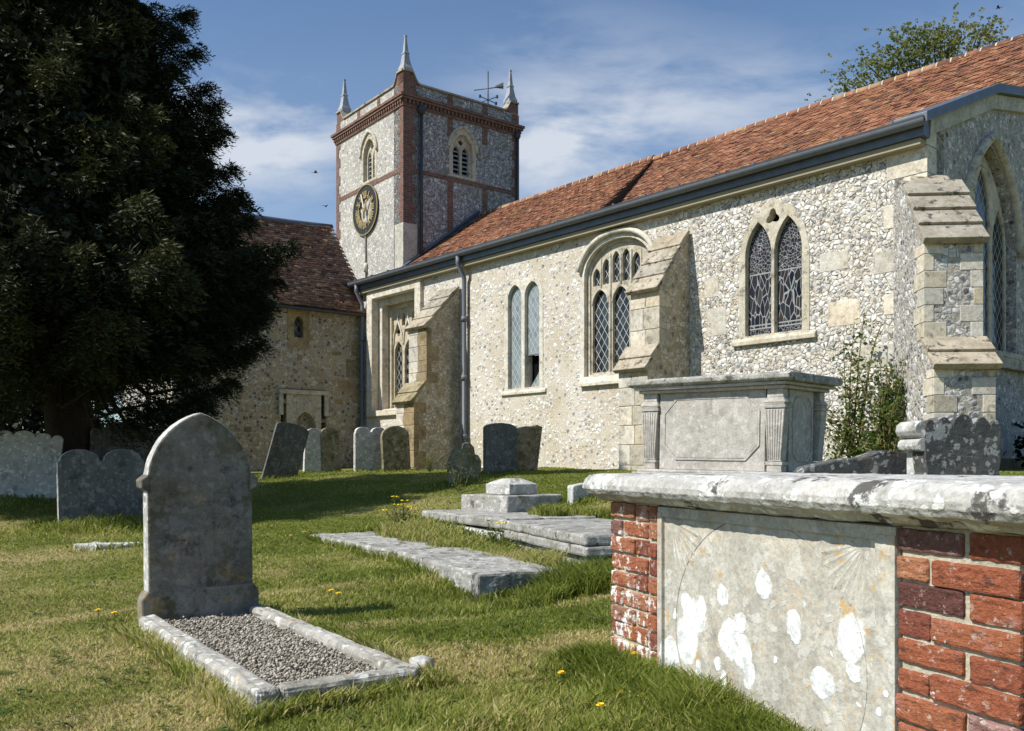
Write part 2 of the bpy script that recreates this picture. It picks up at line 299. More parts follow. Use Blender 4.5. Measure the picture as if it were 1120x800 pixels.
# ------------------------------------------------------------------ mesh builder
class MB:
    def __init__(s): s.v = []; s.f = []; s.mi = []; s.ti = []; s.sm = []; s.mats = []
    def m(s, key):
        if key not in s.mats: s.mats.append(key)
        return s.mats.index(key)
    def poly(s, pts, mat, t=.5, smooth=False):
        b = len(s.v); s.v += [tuple(p) for p in pts]; s.f.append(tuple(range(b, b + len(pts)))); s.mi.append(s.m(mat)); s.ti.append(t); s.sm.append(smooth)
    def faces(s, pts, fs, mat, t=.5, smooth=False):
        b = len(s.v); s.v += [tuple(p) for p in pts]; k = s.m(mat)
        for f in fs: s.f.append(tuple(b + i for i in f)); s.mi.append(k); s.ti.append(t); s.sm.append(smooth)
    def box(s, x0, x1, y0, y1, z0, z1, mat, t=.5):
        p = [(x0, y0, z0), (x1, y0, z0), (x1, y1, z0), (x0, y1, z0), (x0, y0, z1), (x1, y0, z1), (x1, y1, z1), (x0, y1, z1)]
        s.faces(p, [(0, 3, 2, 1), (4, 5, 6, 7), (0, 1, 5, 4), (1, 2, 6, 5), (2, 3, 7, 6), (3, 0, 4, 7)], mat, t)
    def prism(s, prof, axis, a, b, mat, t=.5, smooth=False):
        """2-D profile extruded along axis; profile is (y,z) for 'x', (x,z) for 'y', (x,y) for 'z'"""
        def P(q, w): return {'x': (w, q[0], q[1]), 'y': (q[0], w, q[1]), 'z': (q[0], q[1], w)}[axis]
        n = len(prof); pts = [P(q, a) for q in prof] + [P(q, b) for q in prof]
        s.faces(pts, [tuple(range(n))[::-1], tuple(range(n, 2 * n))], mat, t)
        s.faces(pts, [(i, (i + 1) % n, n + (i + 1) % n, n + i) for i in range(n)], mat, t, smooth)
    def panel(s, outer, holes, y0, y1, mat, t=.5, back=True, hole_mat=None, flip=None):
        """plate in the x-z plane from y0 (front) to y1 with holes cut through"""
        loops = [outer] + holes; flat = [p for l in loops for p in l]
        tri = tessellate_polygon([[Vector((p[0], p[1], 0)) for p in l] for l in loops])
        def T(p, y): return (p[0], y, p[1]) if flip is None else flip(p[0], y, p[1])
        s.faces([T(p, y0) for p in flat], [tuple(i) for i in tri], mat, t)
        if back: s.faces([T(p, y1) for p in flat], [tuple(i) for i in tri], mat, t)
        for k, l in enumerate(loops):
            n = len(l); pts = [T(p, y0) for p in l] + [T(p, y1) for p in l]
            s.faces(pts, [(i, (i + 1) % n, n + (i + 1) % n, n + i) for i in range(n)], (hole_mat or mat) if k else mat, t)
    def tube(s, pts, r, mat, n=10, t=.5, cap=True):
        pts = [Vector(p) for p in pts]; rs = r if isinstance(r, (list, tuple)) else [r] * len(pts); ring = []
        for i, p in enumerate(pts):
            d = (pts[min(i + 1, len(pts) - 1)] - pts[max(i - 1, 0)]).normalized()
            a = d.orthogonal().normalized() if i == 0 else (a - d * a.dot(d)).normalized()
            bb = d.cross(a)
            ring += [tuple(p + (a * math.cos(2 * math.pi * k / n) + bb * math.sin(2 * math.pi * k / n)) * rs[i]) for k in range(n)]
        fs = [(i * n + k, i * n + (k + 1) % n, (i + 1) * n + (k + 1) % n, (i + 1) * n + k) for i in range(len(pts) - 1) for k in range(n)]
        s.faces(ring, fs, mat, t, True)
        if cap: s.faces(ring, [tuple(range(n))[::-1], tuple(range(len(ring) - n, len(ring)))], mat, t)
    def lathe(s, prof, cx, cy, mat, n=16, t=.5, rot=0, smooth=True):
        ring = [(cx + r * math.cos(rot + 2 * math.pi * k / n), cy + r * math.sin(rot + 2 * math.pi * k / n), z) for r, z in prof for k in range(n)]
        fs = [(i * n + k, i * n + (k + 1) % n, (i + 1) * n + (k + 1) % n, (i + 1) * n + k) for i in range(len(prof) - 1) for k in range(n)]
        s.faces(ring, fs, mat, t, smooth)
        s.faces(ring, [tuple(range(n))[::-1], tuple(range(len(ring) - n, len(ring)))], mat, t)
    def build(s, name, parent=None, loc=None, rotz=None, bevel=0, rough=0, sub=2, rscale=.08, merge=True):
        me = bpy.data.meshes.new(name); me.from_pydata(s.v, [], s.f)
        for k in s.mats: me.materials.append(M[k])
        me.polygons.foreach_set('material_index', s.mi); me.polygons.foreach_set('use_smooth', s.sm)
        a = me.attributes.new('tint', 'FLOAT', 'FACE'); a.data.foreach_set('value', s.ti)
        bm = bmesh.new(); bm.from_mesh(me)
        if merge: bmesh.ops.remove_doubles(bm, verts=bm.verts, dist=.0002)
        bmesh.ops.recalc_face_normals(bm, faces=bm.faces)
        uvl = bm.loops.layers.uv.new('UVMap')
        for f in bm.faces:
            n = f.normal; ax, ay, az = abs(n.x), abs(n.y), abs(n.z)
            for l in f.loops:
                c = l.vert.co
                l[uvl].uv = (c.x, c.y) if az > .8 else ((c.x, c.z) if ay >= ax else (c.y, c.z))
        bm.to_mesh(me); bm.free()
        o = bpy.data.objects.new(name, me); COL.objects.link(o)
        if parent: o.parent = parent
        if loc: o.location = loc
        if rotz is not None: o.rotation_euler.z = rotz
        if bevel:
            md = o.modifiers.new('bevel', 'BEVEL'); md.width = bevel; md.segments = 2; md.limit_method = 'ANGLE'; md.angle_limit = R(35)
        if rough:
            md = o.modifiers.new('sub', 'SUBSURF'); md.subdivision_type = 'SIMPLE'; md.levels = sub; md.render_levels = sub
            key = f'cl{rscale}'
            tx = bpy.data.textures.get(key) or bpy.data.textures.new(key, 'CLOUDS'); tx.noise_scale = rscale; tx.noise_depth = 3
            md = o.modifiers.new('wear', 'DISPLACE'); md.texture = tx; md.strength = rough; md.mid_level = .5; md.texture_coords = 'LOCAL'
        return o

def npmesh(name, verts, quads=None, tris=None, mat=None, tint=None, parent=None, smooth=False):
    """big meshes straight from numpy arrays"""
    me = bpy.data.meshes.new(name); nq = 0 if quads is None else len(quads); nt = 0 if tris is None else len(tris)
    me.vertices.add(len(verts)); me.vertices.foreach_set('co', verts.astype(np.float32).ravel())
    li = np.concatenate([a.ravel() for a in (quads, tris) if a is not None and len(a)])
    me.loops.add(len(li)); me.loops.foreach_set('vertex_index', li.astype(np.int32))
    st = np.concatenate([np.arange(nq) * 4, nq * 4 + np.arange(nt) * 3]).astype(np.int32)
    me.polygons.add(nq + nt); me.polygons.foreach_set('loop_start', st)
    me.update(calc_edges=True)
    if smooth: me.polygons.foreach_set('use_smooth', np.ones(nq + nt, bool))
    if mat: me.materials.append(M[mat])
    if tint is not None:
        a = me.attributes.new('tint', 'FLOAT', 'FACE'); a.data.foreach_set('value', tint.astype(np.float32))
    me.validate(); o = bpy.data.objects.new(name, me); COL.objects.link(o)
    if parent: o.parent = parent
    return o

def empty(name, loc, rz=0):
    o = bpy.data.objects.new(name, None); o.empty_display_size = .2; COL.objects.link(o); o.location = loc; o.rotation_euler.z = rz; return o
def tag(o, label, cat, group=None):
    o['label'] = label; o['category'] = cat
    if 'kind' not in o: o['kind'] = 'thing'
    if group: o['group'] = group
    return o

# ------------------------------------------------------------------ the lie of the land
C0 = (6.13, 13.5)                                   # south-east corner of the nave
_ns = [-2, 0, 1.5, 4, 6, 7.2, 8.5, 9.6, 10.5, 11.5, 13, 16, 30, 200]; _zs = [-.08, -.09, -.13, -.20, -.42, -.66, -.785, -.845, -.88, -.94, -1.03, -1.12, -1.5, -3]
def vnoise(x, y, seed=0):
    x = np.asarray(x, float); y = np.asarray(y, float); xi = np.floor(x); yi = np.floor(y); fx = x - xi; fy = y - yi
    fx = fx * fx * (3 - 2 * fx); fy = fy * fy * (3 - 2 * fy)
    def h(a, b): v = np.sin(a * 127.1 + b * 311.7 + seed * 74.7) * 43758.5453; return v - np.floor(v)
    return (h(xi, yi) * (1 - fx) + h(xi + 1, yi) * fx) * (1 - fy) + (h(xi, yi + 1) * (1 - fx) + h(xi + 1, yi + 1) * fx) * fy
def g(x, y):
    x = np.asarray(x, float); y = np.asarray(y, float)
    n = 13.45 - .758 * x - .652 * y
    z = np.interp(n, _ns, _zs)
    z = z + .72 * np.exp(-((x + 8.5) ** 2 + (y - 14.6) ** 2) / 8.0)
    z = z - .10 * np.exp(-((x + .25) ** 2 + (y - 6.1) ** 2) / .7) - .05 * np.exp(-((x + .1) ** 2 + (y - 7.5) ** 2) / .8) - .03 * np.exp(-((x + 1.5) ** 2 + (y - 8.2) ** 2) / .8)
    z = z + (vnoise(x * 1.1, y * 1.1, 1) - .5) * .05 + (vnoise(x * 4, y * 4, 2) - .5) * .018
    return z
def dry(x, y):
    """0 fresh green turf .. 1 dry straw"""
    x = np.asarray(x, float); y = np.asarray(y, float)
    v = .55 * vnoise(x * .9 + 3, y * .9, 5) + .3 * vnoise(x * 3.1, y * 3.1, 6) + .15 * vnoise(x * 9, y * 9, 7)
    v = v - .42
    # worn path that runs past the kerbed grave towards the brick tomb, and mower tracks
    s = (x * .62 + y * -.78); q = (x * .78 + y * .62)
    for (a, b, wdt, amt) in ((-3.3, .1, .30, .75), (-4.5, .0, .12, .35), (-5.9, 0, .12, .4)):
        v = v + 1.25 * amt * np.exp(-((s - a + .25 * np.sin(q * 1.1 + b)) / wdt) ** 2) * (.5 + vnoise(x * 2.2, y * 2.2, 9))
    n = 13.45 - .758 * x - .652 * y
    v = v + np.interp(n, [0, 9.5, 10.8, 12.5], [-.10, -.12, .10, .16])
    return np.clip(v * 1.9 + .08, 0, 1)
def P(px, d): return ((px - CX) / F * d, d)
def G(px, d): x, y = P(px, d); return (x, y, float(g(x, y)))
# ------------------------------------------------------------------ the church
church = tag(empty('church', (C0[0], C0[1], -.12), R(-49.3)), 'flint parish church with square clock tower and red tiled roof behind the graves', 'church')
ZB = .12                                            # local z = world z + ZB
E_, N_ = (.652, -.758), (.758, .652)
def wx(px):                                         # pixel column on the south wall -> local x
    r = (px - CX) / F; return -13.5 * (.454 - r) / (.652 + .758 * r)
def arc(cx, z0, w, zs, za, n=10):
    """pointed opening outline: sill corners, then the two arcs"""
    a = w / 2; h = za - zs
    pts = [(cx - a, z0), (cx + a, z0), (cx + a, zs)]
    if h > a * 1.01:
        Rr = (a * a + h * h) / (2 * a); th = math.atan2(h, Rr - a)
        right = [(cx + a - Rr + Rr * math.cos(th * i / n), zs + Rr * math.sin(th * i / n)) for i in range(1, n + 1)]
    else:
        right = [(cx + a * math.cos(math.pi / 2 * i / n), zs + h * math.sin(math.pi / 2 * i / n)) for i in range(1, n + 1)]
    pts += right; pts += [(2 * cx - x, z) for x, z in right[-2::-1]] + [(cx - a, zs)]
    return pts
def flat_arch(x0, x1, z0, zs, za, n=14):
    """wide four-centred opening"""
    c = (x0 + x1) / 2; a = (x1 - x0) / 2; pts = [(x0, z0), (x1, z0), (x1, zs)]
    for i in range(1, 2 * n):
        u = 1 - i / n; k = abs(u)
        pts.append((c + a * u, zs + (za - zs) * (1 - k ** 2.6) ** .62 * (1 - .06 * k)))
    pts.append((x0, zs)); return pts
def rect(x0, x1, z0, z1): return [(x0, z0), (x1, z0), (x1, z1), (x0, z1)]
def circ(cx, cz, r, n=20, lob=0, la=.25): return [(cx + r * (1 + la * math.cos(lob * 2 * math.pi * i / n + math.pi / 2 * 0)) * math.sin(2 * math.pi * i / n), cz + r * (1 + la * math.cos(lob * 2 * math.pi * i / n)) * math.cos(2 * math.pi * i / n)) for i in range(n)]
def part(mb, name, par, **k): return mb.build(name, par, **k)

# openings of the south wall (local z)
Z = lambda z: z + ZB
D1 = arc(-2.91, Z(2.22), .52, Z(3.58), Z(4.16)); D2 = arc(-2.33, Z(2.22), .52, Z(3.58), Z(4.16))
B1 = arc(-9.30, Z(1.70), .46, Z(3.72), Z(4.03)); B2 = arc(-8.72, Z(1.70), .48, Z(3.72), Z(4.03))
CW = flat_arch(-7.10, -5.30, Z(1.80), Z(3.92), Z(4.50))
AW = rect(-15.15, -13.12, Z(1.45), Z(4.50))
LW = 15.76
wall = MB()
def off(l, d):                                      # grow a convex outline
    cx = sum(p[0] for p in l) / len(l); cz = sum(p[1] for p in l) / len(l)
    return [(cx + (x - cx) * (1 + d), cz + (z - cz) * (1 + d)) for x, z in l]
frameD = [(-3.30, Z(2.16)), (-1.93, Z(2.16)), (-1.93, Z(3.55)), (-2.02, Z(3.95)), (-2.25, Z(4.32)), (-2.62, Z(4.52)), (-2.98, Z(4.32)), (-3.22, Z(3.95)), (-3.30, Z(3.55))]
frameB = [(-9.66, Z(1.62)), (-8.36, Z(1.62)), (-8.36, Z(3.75)), (-8.48, Z(4.02)), (-8.72, Z(4.15)), (-9.01, Z(4.09)), (-9.30, Z(4.15)), (-9.54, Z(4.02)), (-9.66, Z(3.75))]
frameC = flat_arch(-7.22, -5.18, Z(1.70), Z(3.95), Z(4.62))
frameA = rect(-15.42, -12.86, Z(1.30), Z(4.74))
wall.panel([(-LW, -.9), (0, -.9), (0, Z(5.0)), (-LW, Z(5.0))], [frameD, frameB, frameC, frameA], 0, .55, 'flint_south')
south = part(wall, 'south_wall', church)

# pale masonry surrounds, set proud of the flints
def surround(outer, holes, mat, depth, name='window_surround', par=None, proud=.012, t=.5):
    m = MB(); m.panel(outer, holes, -proud, depth, mat, t); return m
def win(name, par, sur): return sur.build(name, par, bevel=.008)
tre = circ(-2.62, Z(4.19), .11, 24, 3, .3)
w1 = win('window', church, surround(frameD, [D1, D2, tre], 'ashlar', .32))
w1['label'] = 'pair of pointed stained glass lights with trefoil above'
m = MB(); m.poly([(x, .09, z) for x, z in D1], 'glass_stained'); m.build('pane', w1)
m = MB(); m.poly([(x, .09, z) for x, z in D2], 'glass_stained'); m.build('pane', w1)
m = MB(); m.poly([(x, .17, z) for x, z in circ(-2.62, Z(4.19), .16)], 'void'); m.build('pane', w1)
m = MB(); m.prism([(-.07, Z(2.06)), (-.07, Z(2.13)), (-.015, Z(2.19)), (.1, Z(2.19)), (.1, Z(2.06))], 'x', -3.42, -1.80, 'ashlar', .5); m.build('sill', w1, bevel=.008)
w2 = win('window', church, surround(frameB, [B1, B2], 'ashlar_white', .3))
w2['label'] = 'plain lancet pair with pale leaded lattice and an open casement'
m = MB(); m.poly([(x, .08, z) for x, z in B1], 'glass_pale'); m.build('pane', w2)
zt = Z(2.42)
m = MB(); m.poly([(x, .08, z) for x, z in [(-8.96, zt), (-8.48, zt)] + B2[2:]], 'glass_pale'); m.poly([(-8.93, .15, Z(1.72)), (-8.50, .15, Z(1.72)), (-8.50, .15, Z(2.22))], 'glass_pale'); m.build('pane', w2)
m = MB(); m.poly([(-8.96, .22, Z(1.70)), (-8.48, .22, Z(1.70)), (-8.48, .22, zt), (-8.96, .22, zt)], 'void'); m.box(-8.97, -8.47, .06, .09, zt - .012, zt + .012, 'iron_grey'); m.build('casement', w2)
m = MB(); m.prism([(-.05, Z(1.56)), (-.05, Z(1.61)), (-.015, Z(1.66)), (.1, Z(1.66)), (.1, Z(1.56))], 'x', -9.76, -8.26, 'ashlar_white'); m.build('sill', w2, bevel=.008)

# perpendicular window: deep moulded arch, three cusped lights and six small upper lights
m = MB(); m.panel(frameC, [CW], -.015, .08, 'ashlar_white'); m.panel(flat_arch(-7.15, -5.25, Z(1.75), Z(3.94), Z(4.54)), [flat_arch(-7.03, -5.37, Z(1.84), Z(3.92), Z(4.43))], .085, .22, 'ashlar', .6)
w3 = m.build('window', church, bevel=.01); w3['label'] = 'broad flat-arched window of three lights with upper tracery'
hood = flat_arch(-7.20, -5.20, Z(3.90), Z(3.97), Z(4.66))
m = MB()
pts = [p for p in flat_arch(-7.22, -5.18, Z(3.6), Z(3.97), Z(4.63))[2:]]
m.tube([(x, -.05, z) for x, z in pts], .055, 'ashlar_white', 8); m.build('hood_mould', w3)
lights = [arc(-6.76, Z(1.88), .45, Z(3.28), Z(3.58)), arc(-6.20, Z(1.88), .45, Z(3.28), Z(3.58)), arc(-5.64, Z(1.88), .45, Z(3.28), Z(3.58))]
ups = []
for i in range(6):
    c = -6.875 + i * .270; zt_ = (4.02, 4.18, 4.29, 4.29, 4.18, 4.02)[i]
    ups.append(arc(c, Z(3.66), .20, Z(zt_ - .17), Z(zt_), 6))
m = MB(); m.panel(flat_arch(-7.06, -5.34, Z(1.82), Z(3.93), Z(4.46)), lights + ups, .12, .23, 'ashlar', .45)
for l in lights:                                     # hood rolls over each main light
    m.tube([(x, .115, z) for x, z in l[2:]], .022, 'ashlar', 6)
for x in (-6.48, -5.92): m.tube([(x, .11, Z(1.9)), (x, .11, Z(3.35)), (x, .11, Z(4.25))], .028, 'ashlar', 8)
for x in (-6.74, -6.20, -5.66): m.tube([(x, .115, Z(3.6)), (x, .115, Z(4.2))], .02, 'ashlar', 8)
m.build('tracery', w3, bevel=.01)
m = MB(); m.poly([(x, .19, z) for x, z in flat_arch(-7.04, -5.36, Z(1.8), Z(3.93), Z(4.42))], 'glass_dark'); m.build('pane', w3)
m = MB(); m.prism([(-.09, Z(1.60)), (-.09, Z(1.66)), (-.02, Z(1.78)), (.2, Z(1.84)), (.2, Z(1.60))], 'x', -7.2, -5.2, 'ashlar_white'); m.build('sill', w3, bevel=.008)

# square-headed window beside the transept
m = MB(); m.panel(frameA, [AW], -.10, .12, 'ashlar_white', .7)
m.panel(rect(-15.25, -13.02, Z(1.40), Z(4.60)), [rect(-14.98, -13.30, Z(1.5), Z(4.34))], .125, .34, 'ashlar_white', .6)
m.panel(rect(-15.1, -13.2, Z(1.40), Z(4.45)), [rect(-14.86, -13.42, Z(1.5), Z(4.22))], .345, .50, 'ashlar', .7)
w4 = m.build('window', church, bevel=.015); w4['label'] = 'square-headed window in a deep moulded frame'
la = [arc(-14.62, Z(1.55), .38, Z(3.0), Z(3.34)), arc(-14.14, Z(1.55), .38, Z(3.0), Z(3.34)), arc(-13.66, Z(1.55), .38, Z(3.0), Z(3.34))]
ua = [circ(-14.62, Z(3.62), .13, 20, 4, .25), circ(-14.14, Z(3.62), .13, 20, 4, .25), circ(-13.66, Z(3.62), .13, 20, 4, .25), arc(-14.38, Z(3.75), .16, Z(3.95), Z(4.1), 5), arc(-13.90, Z(3.75), .16, Z(3.95), Z(4.1), 5)]
m = MB(); m.panel(rect(-14.9, -13.38, Z(1.46), Z(4.24)), la + ua, .42, .53, 'ashlar', .9)
for c in (-14.62, -14.14, -13.66):                   # ogee crockets over the lights
    m.tube([(c - .22, .41, Z(3.25)), (c - .18, .40, Z(3.55)), (c, .40, Z(3.9)), (c, .40, Z(4.05))], .025, 'ashlar_white', 6); m.tube([(c + .22, .41, Z(3.25)), (c + .18, .40, Z(3.55)), (c, .40, Z(3.9))], .025, 'ashlar_white', 6)
m.build('tracery', w4, bevel=.008)
m = MB(); m.poly([(x, .50, z) for x, z in rect(-14.95, -13.3, Z(1.45), Z(4.25))], 'glass_dark'); m.build('pane', w4)

# blocks of dressed stone
class Blocks:
    """every block of dressed stone becomes a part of its own"""
    def __init__(s, name, par, **k): s.a = (name, par, k)
    def box(s, *a):
        q_ = MB(); q_.box(*a); q_.build(s.a[0], s.a[1], **s.a[2])
def quoins(m, x0, x1, z0, z1, y, mat, h=(.24, .36), wlong=(.36, .55), side='both', yd=.12):
    z = z0; k = random.random() < .5
    while z < z1 - .05:
        hh = min(random.uniform(*h), z1 - z); wd = random.uniform(*wlong) * (1 if k else .55); t = random.random()
        if side in ('both', 'right'): m.box(x1 - wd, x1 + .006, y - .008, y + yd, z + .006, z + hh - .006, mat, t)
        if side in ('both', 'left'): m.box(x0 - .006, x0 + random.uniform(*wlong) * (1 if k else .55), y - .008, y + yd, z + .006, z + hh - .006, mat, random.random())
        z += hh; k = not k
m = Blocks('quoin', church, bevel=.008); quoins(m, -2, 0, -.6, Z(4.98), 0, 'ashlar_white', (.30, .45), (.45, 1.15), 'right', .3)
for (x, z, w, h) in ((-1.75, 3.1, .5, .3), (-1.6, 2.2, .55, .4), (-4.0, 2.3, .42, .5), (-4.05, 3.0, .3, .35)): m.box(x, x + w, -.006, .1, Z(z), Z(z + h), 'ashlar_white', random.random())

def buttress(x0, x1, stages, slope, mats, qmat, cop, face='rubble'):
    """stages: (z0,z1,projection) from below; slope: (z at wall, z outer, projection)"""
    b = MB(); (za, zb, p1), (zc, zd, p2) = stages; zw, zo, pu = slope
    b.prism([(0, za), (-p1, za), (-p1, zb), (-p2, zc), (-p2, zo), (0, zw)], 'x', x0, x1, face)
    o = b.build('buttress', church, rough=.012, sub=3, rscale=.15)
    q = Blocks('corner_stone', o, bevel=.01, rough=.006, sub=2); z = za
    while z < zo - .08:
        h = min(random.uniform(.22, .4), zo - z); pj = p1 if z + h * .5 < zb else (None if z < zc else p2)
        if z < zb < z + h: h = zb - z
        if z < zc < z + h and z >= zb: h = zc - z
        if pj:
            w = (x1 - x0); t = random.random(); a = random.uniform(.4, .62) * w
            q.box(x0 - .008, x0 + a - .006, -pj - .012, -pj + random.uniform(.18, .4), z + .005, z + h - .005, qmat[0], random.random())
            q.box(x0 + a + .006, x1 + .010, -pj - .012, -pj + random.choice((.14, .34)), z + .005, z + h - .005, qmat[1], t)
        z += h
    c = MB(); n = 4; ang = math.atan2(zw - zo, pu); L = math.hypot(zw - zo, pu)
    for i in range(n):
        a0, a1 = i / n * L, (i + 1) / n * L + .035; up = .055
        def Q(a, hgt): return (-pu - .05 + a * math.cos(ang) - hgt * math.sin(ang), zo - .02 + a * math.sin(ang) + hgt * math.cos(ang))
        k = n - 1 - i
        c.prism([Q(a0 - .02, .0), Q(a0 - .02, up + .035), Q(a1, up), Q(a1, 0)], 'x', x0 - .045, x1 + .045, cop, random.random())
    c.build('coping', o, bevel=.012, rough=.008, sub=2); c2 = MB()
    L2 = math.hypot(zc - zb, p1 - p2); an2 = math.atan2(zc - zb, p1 - p2)
    for i in range(2):
        def Q2(a, hgt): return (-p1 - .05 + a * math.cos(an2) - hgt * math.sin(an2), zb - .03 + a * math.sin(an2) + hgt * math.cos(an2))
        a0, a1 = i / 2 * L2, (i + 1) / 2 * L2 + .03
        c2.prism([Q2(a0 - .02, 0), Q2(a0 - .02, .10), Q2(a1, .06), Q2(a1, 0)], 'x', x0 - .05, x1 + .05, mats, random.random())
    c2.build('coping', o, bevel=.012, rough=.008, sub=2)
    return o
buttress(-12.05, -11.33, [(-.6, Z(1.45), 1.34), (Z(1.92), 0, .98)], (Z(4.26), Z(3.22), .98), 'coping_mossy', ('ashlar_white', 'ashlar_brown'), 'coping')
b2 = buttress(-5.06, -4.39, [(-.6, Z(1.68), 1.17), (Z(2.12), 0, .85)], (Z(4.26), Z(3.12), .85), 'coping', ('ashlar_white', 'ashlar'), 'coping')
# diagonal buttress on the corner
dg = MB(); s3 = .40
dg.prism([(.3, -.6), (-1.32, -.6), (-1.32, Z(1.30)), (-.95, Z(1.70)), (-.95, Z(3.06)), (-.10, Z(4.12)), (.3, Z(4.12))], 'x', -.385, .385, 'flint_grey')
diag = dg.build('buttress', church, rotz=R(45)); diag['label'] = 'diagonal corner buttress of grey flint banded with pale stone'
q = Blocks('corner_stone', diag, bevel=.007)
for (z0, z1, y, hw) in ((-.6, Z(1.28), -1.32, .395), (Z(1.72), Z(3.04), -.95, .39)):
    z = z0; k = 0
    while z < z1 - .04:
        h = min(.235, z1 - z)
        a, b_ = ((.30, .16), (.13, .30), (.26, .12))[k % 3]
        q.box(-hw - .006, -hw + a, y - .008, y + .26 + .12 * (k % 2), z + .004, z + h - .004, 'ashlar_white' if k % 3 else 'ashlar', random.random())
        q.box(hw - b_, hw + .006, y - .008, y + .26 + .12 * ((k + 1) % 2), z + .004, z + h - .004, 'ashlar_white' if (k + 1) % 3 else 'ashlar', random.random())
        z += h; k += 1
c = MB(); L = math.hypot(.85, 1.06); an = math.atan2(1.06, .85)
for i in range(4):
    def Q(a, hgt): return (-1.00 + a * math.cos(an) - hgt * math.sin(an), Z(3.03) + a * math.sin(an) + hgt * math.cos(an))
    c.prism([Q(i * L / 4 - .02, 0), Q(i * L / 4 - .02, .11), Q((i + 1) * L / 4 + .03, .055), Q((i + 1) * L / 4, 0)], 'x', -.43, .43, 'coping', random.random())
c.prism([(-.16, Z(4.10)), (.10, Z(4.10)), (.10, Z(4.30)), (-.05, Z(4.22))], 'x', -.2, .3, 'coping', .7)
c.build('coping', diag, bevel=.01, rough=.006, sub=2); c = MB()
for i in range(2):
    def Q2(a, hgt): return (-1.38 + a * .7071 - hgt * .7071, Z(1.27) + a * .7071 + hgt * .7071)
    c.prism([Q2(i * .31 - .02, 0), Q2(i * .31 - .02, .10), Q2((i + 1) * .31 + .02, .05), Q2((i + 1) * .31, 0)], 'x', -.44, .44, 'coping', .9)
c.build('coping', diag, bevel=.01, rough=.006, sub=2)

# east wall with its pointed window (plate turned to face east: local x=0 plane)
def east(x, y, z): return (-y, x, z)
v1_ = 6.14
EW = [(0, -.9), (9.9, -.9), (9.9, Z(5.6)), (v1_, Z(8.40)), (4.3, Z(6.42)), (3.64, Z(6.30)), (2.23, Z(6.02)), (0, Z(4.98))]
big = arc(2.27, Z(1.80), 2.06, Z(3.55), Z(5.22), 14)
m = MB(); m.panel(EW, [big], 0, .5, 'flint_grey', flip=east); m.build('east_wall', church)
sp = arc(2.27, Z(1.84), 1.98, Z(3.55), Z(5.15), 14)
lts = [arc(1.60, Z(1.92), .50, Z(3.70), Z(4.30)), arc(2.27, Z(1.92), .56, Z(4.15), Z(4.90)), arc(2.94, Z(1.92), .50, Z(3.70), Z(4.30))]
m = MB(); m.panel(sp, lts, .14, .22, 'ashlar', .6, flip=east)
ew = m.build('window', church, bevel=.02); ew['label'] = 'tall pointed window of three lancets in the shaded end wall'
m = MB(); m.poly([east(x, .18, z) for x, z in arc(2.27, Z(1.85), 1.95, Z(3.55), Z(5.12))], 'glass_dark'); m.build('pane', ew)
m = MB(); m.tube([east(x, -.03, z) for x, z in arc(2.27, Z(3.2), 2.22, Z(3.55), Z(5.36), 14)[2:]], .08, 'ashlar', 8); m.build('hood_mould', ew)
m = MB(); m.box(0, .14, .5, 9, Z(1.58), Z(1.76), 'ashlar', .2); m.box(-.01, .12, 1.0, 3.6, Z(1.76), Z(1.86), 'ashlar', .3); m.box(0, .16, .4, 9, -.9, Z(.1), 'ashlar_brown', .3); m.build('string_course', church, bevel=.02)
m = MB()
for (a, b_) in (((-.34, Z(4.92)), (2.23, Z(6.02))), ((2.23, Z(6.02)), (3.64, Z(6.30))), ((3.64, Z(6.30)), (4.3, Z(6.42))), ((4.3, Z(6.42)), (6.14, Z(8.40))), ((6.14, Z(8.40)), (9.9, Z(5.6)))):
    m.prism([(a[0], a[1] + .02), (b_[0], b_[1] + .02), (b_[0], b_[1] + .17), (a[0], a[1] + .17)], 'x', -.35, .16, 'lead')
    ac = a if a[0] > -.02 else (-.02, a[1] + (b_[1] - a[1]) * (-.02 - a[0]) / (b_[0] - a[0]))
    m.prism([(ac[0], ac[1] - .22), (b_[0], b_[1] - .22), (b_[0], b_[1] + .018), (ac[0], ac[1] + .018)], 'x', -.3, .07, 'cement', .3)
m.build('gable_coping', church, bevel=.01)

# gutter, soffit board, brackets and rain pipes
m = MB(); ga = [(-.30 - .085 * math.cos(R(a)), Z(5.00) - .085 * math.sin(R(a))) for a in range(0, 181, 15)]
m.prism([(y, z) for y, z in ga] + [(-.20, Z(5.03)), (-.40, Z(5.03))], 'x', -15.95, .12, 'iron_grey', smooth=False)
m.box(-15.9, .05, -.22, -.01, Z(4.80), Z(5.02), 'lead')
for i in range(20): m.box(-15.6 + i * .8, -15.55 + i * .8, -.36, -.25, Z(5.02), Z(5.075), 'lead')
for i in range(6): m.lathe([(.1, 0), (.1, .12)], 0, 0, 'iron_grey', 12) if False else None
m.build('gutter', church)
m = MB(); m.box(-15.85, -.02, -.17, -.005, Z(4.70), Z(4.795), 'timber'); m.build('soffit_board', church, bevel=.006)
for (x, top) in ((-11.02, 4.93), (-15.62, 4.93)):
    m = MB(); m.tube([(x, -.30, Z(top)), (x, -.30, Z(top - .18)), (x, -.11, Z(top - .50)), (x, -.11, Z(top - .6)), (x, -.11, -.05), (x, -.22, -.12)], .055, 'iron_grey', 10)
    for z in (.6, 2.0, 3.4): m.tube([(x, -.11, Z(z)), (x, -.11, Z(z + .12))], .075, 'iron_grey', 10)
    m.build('downpipe', church)

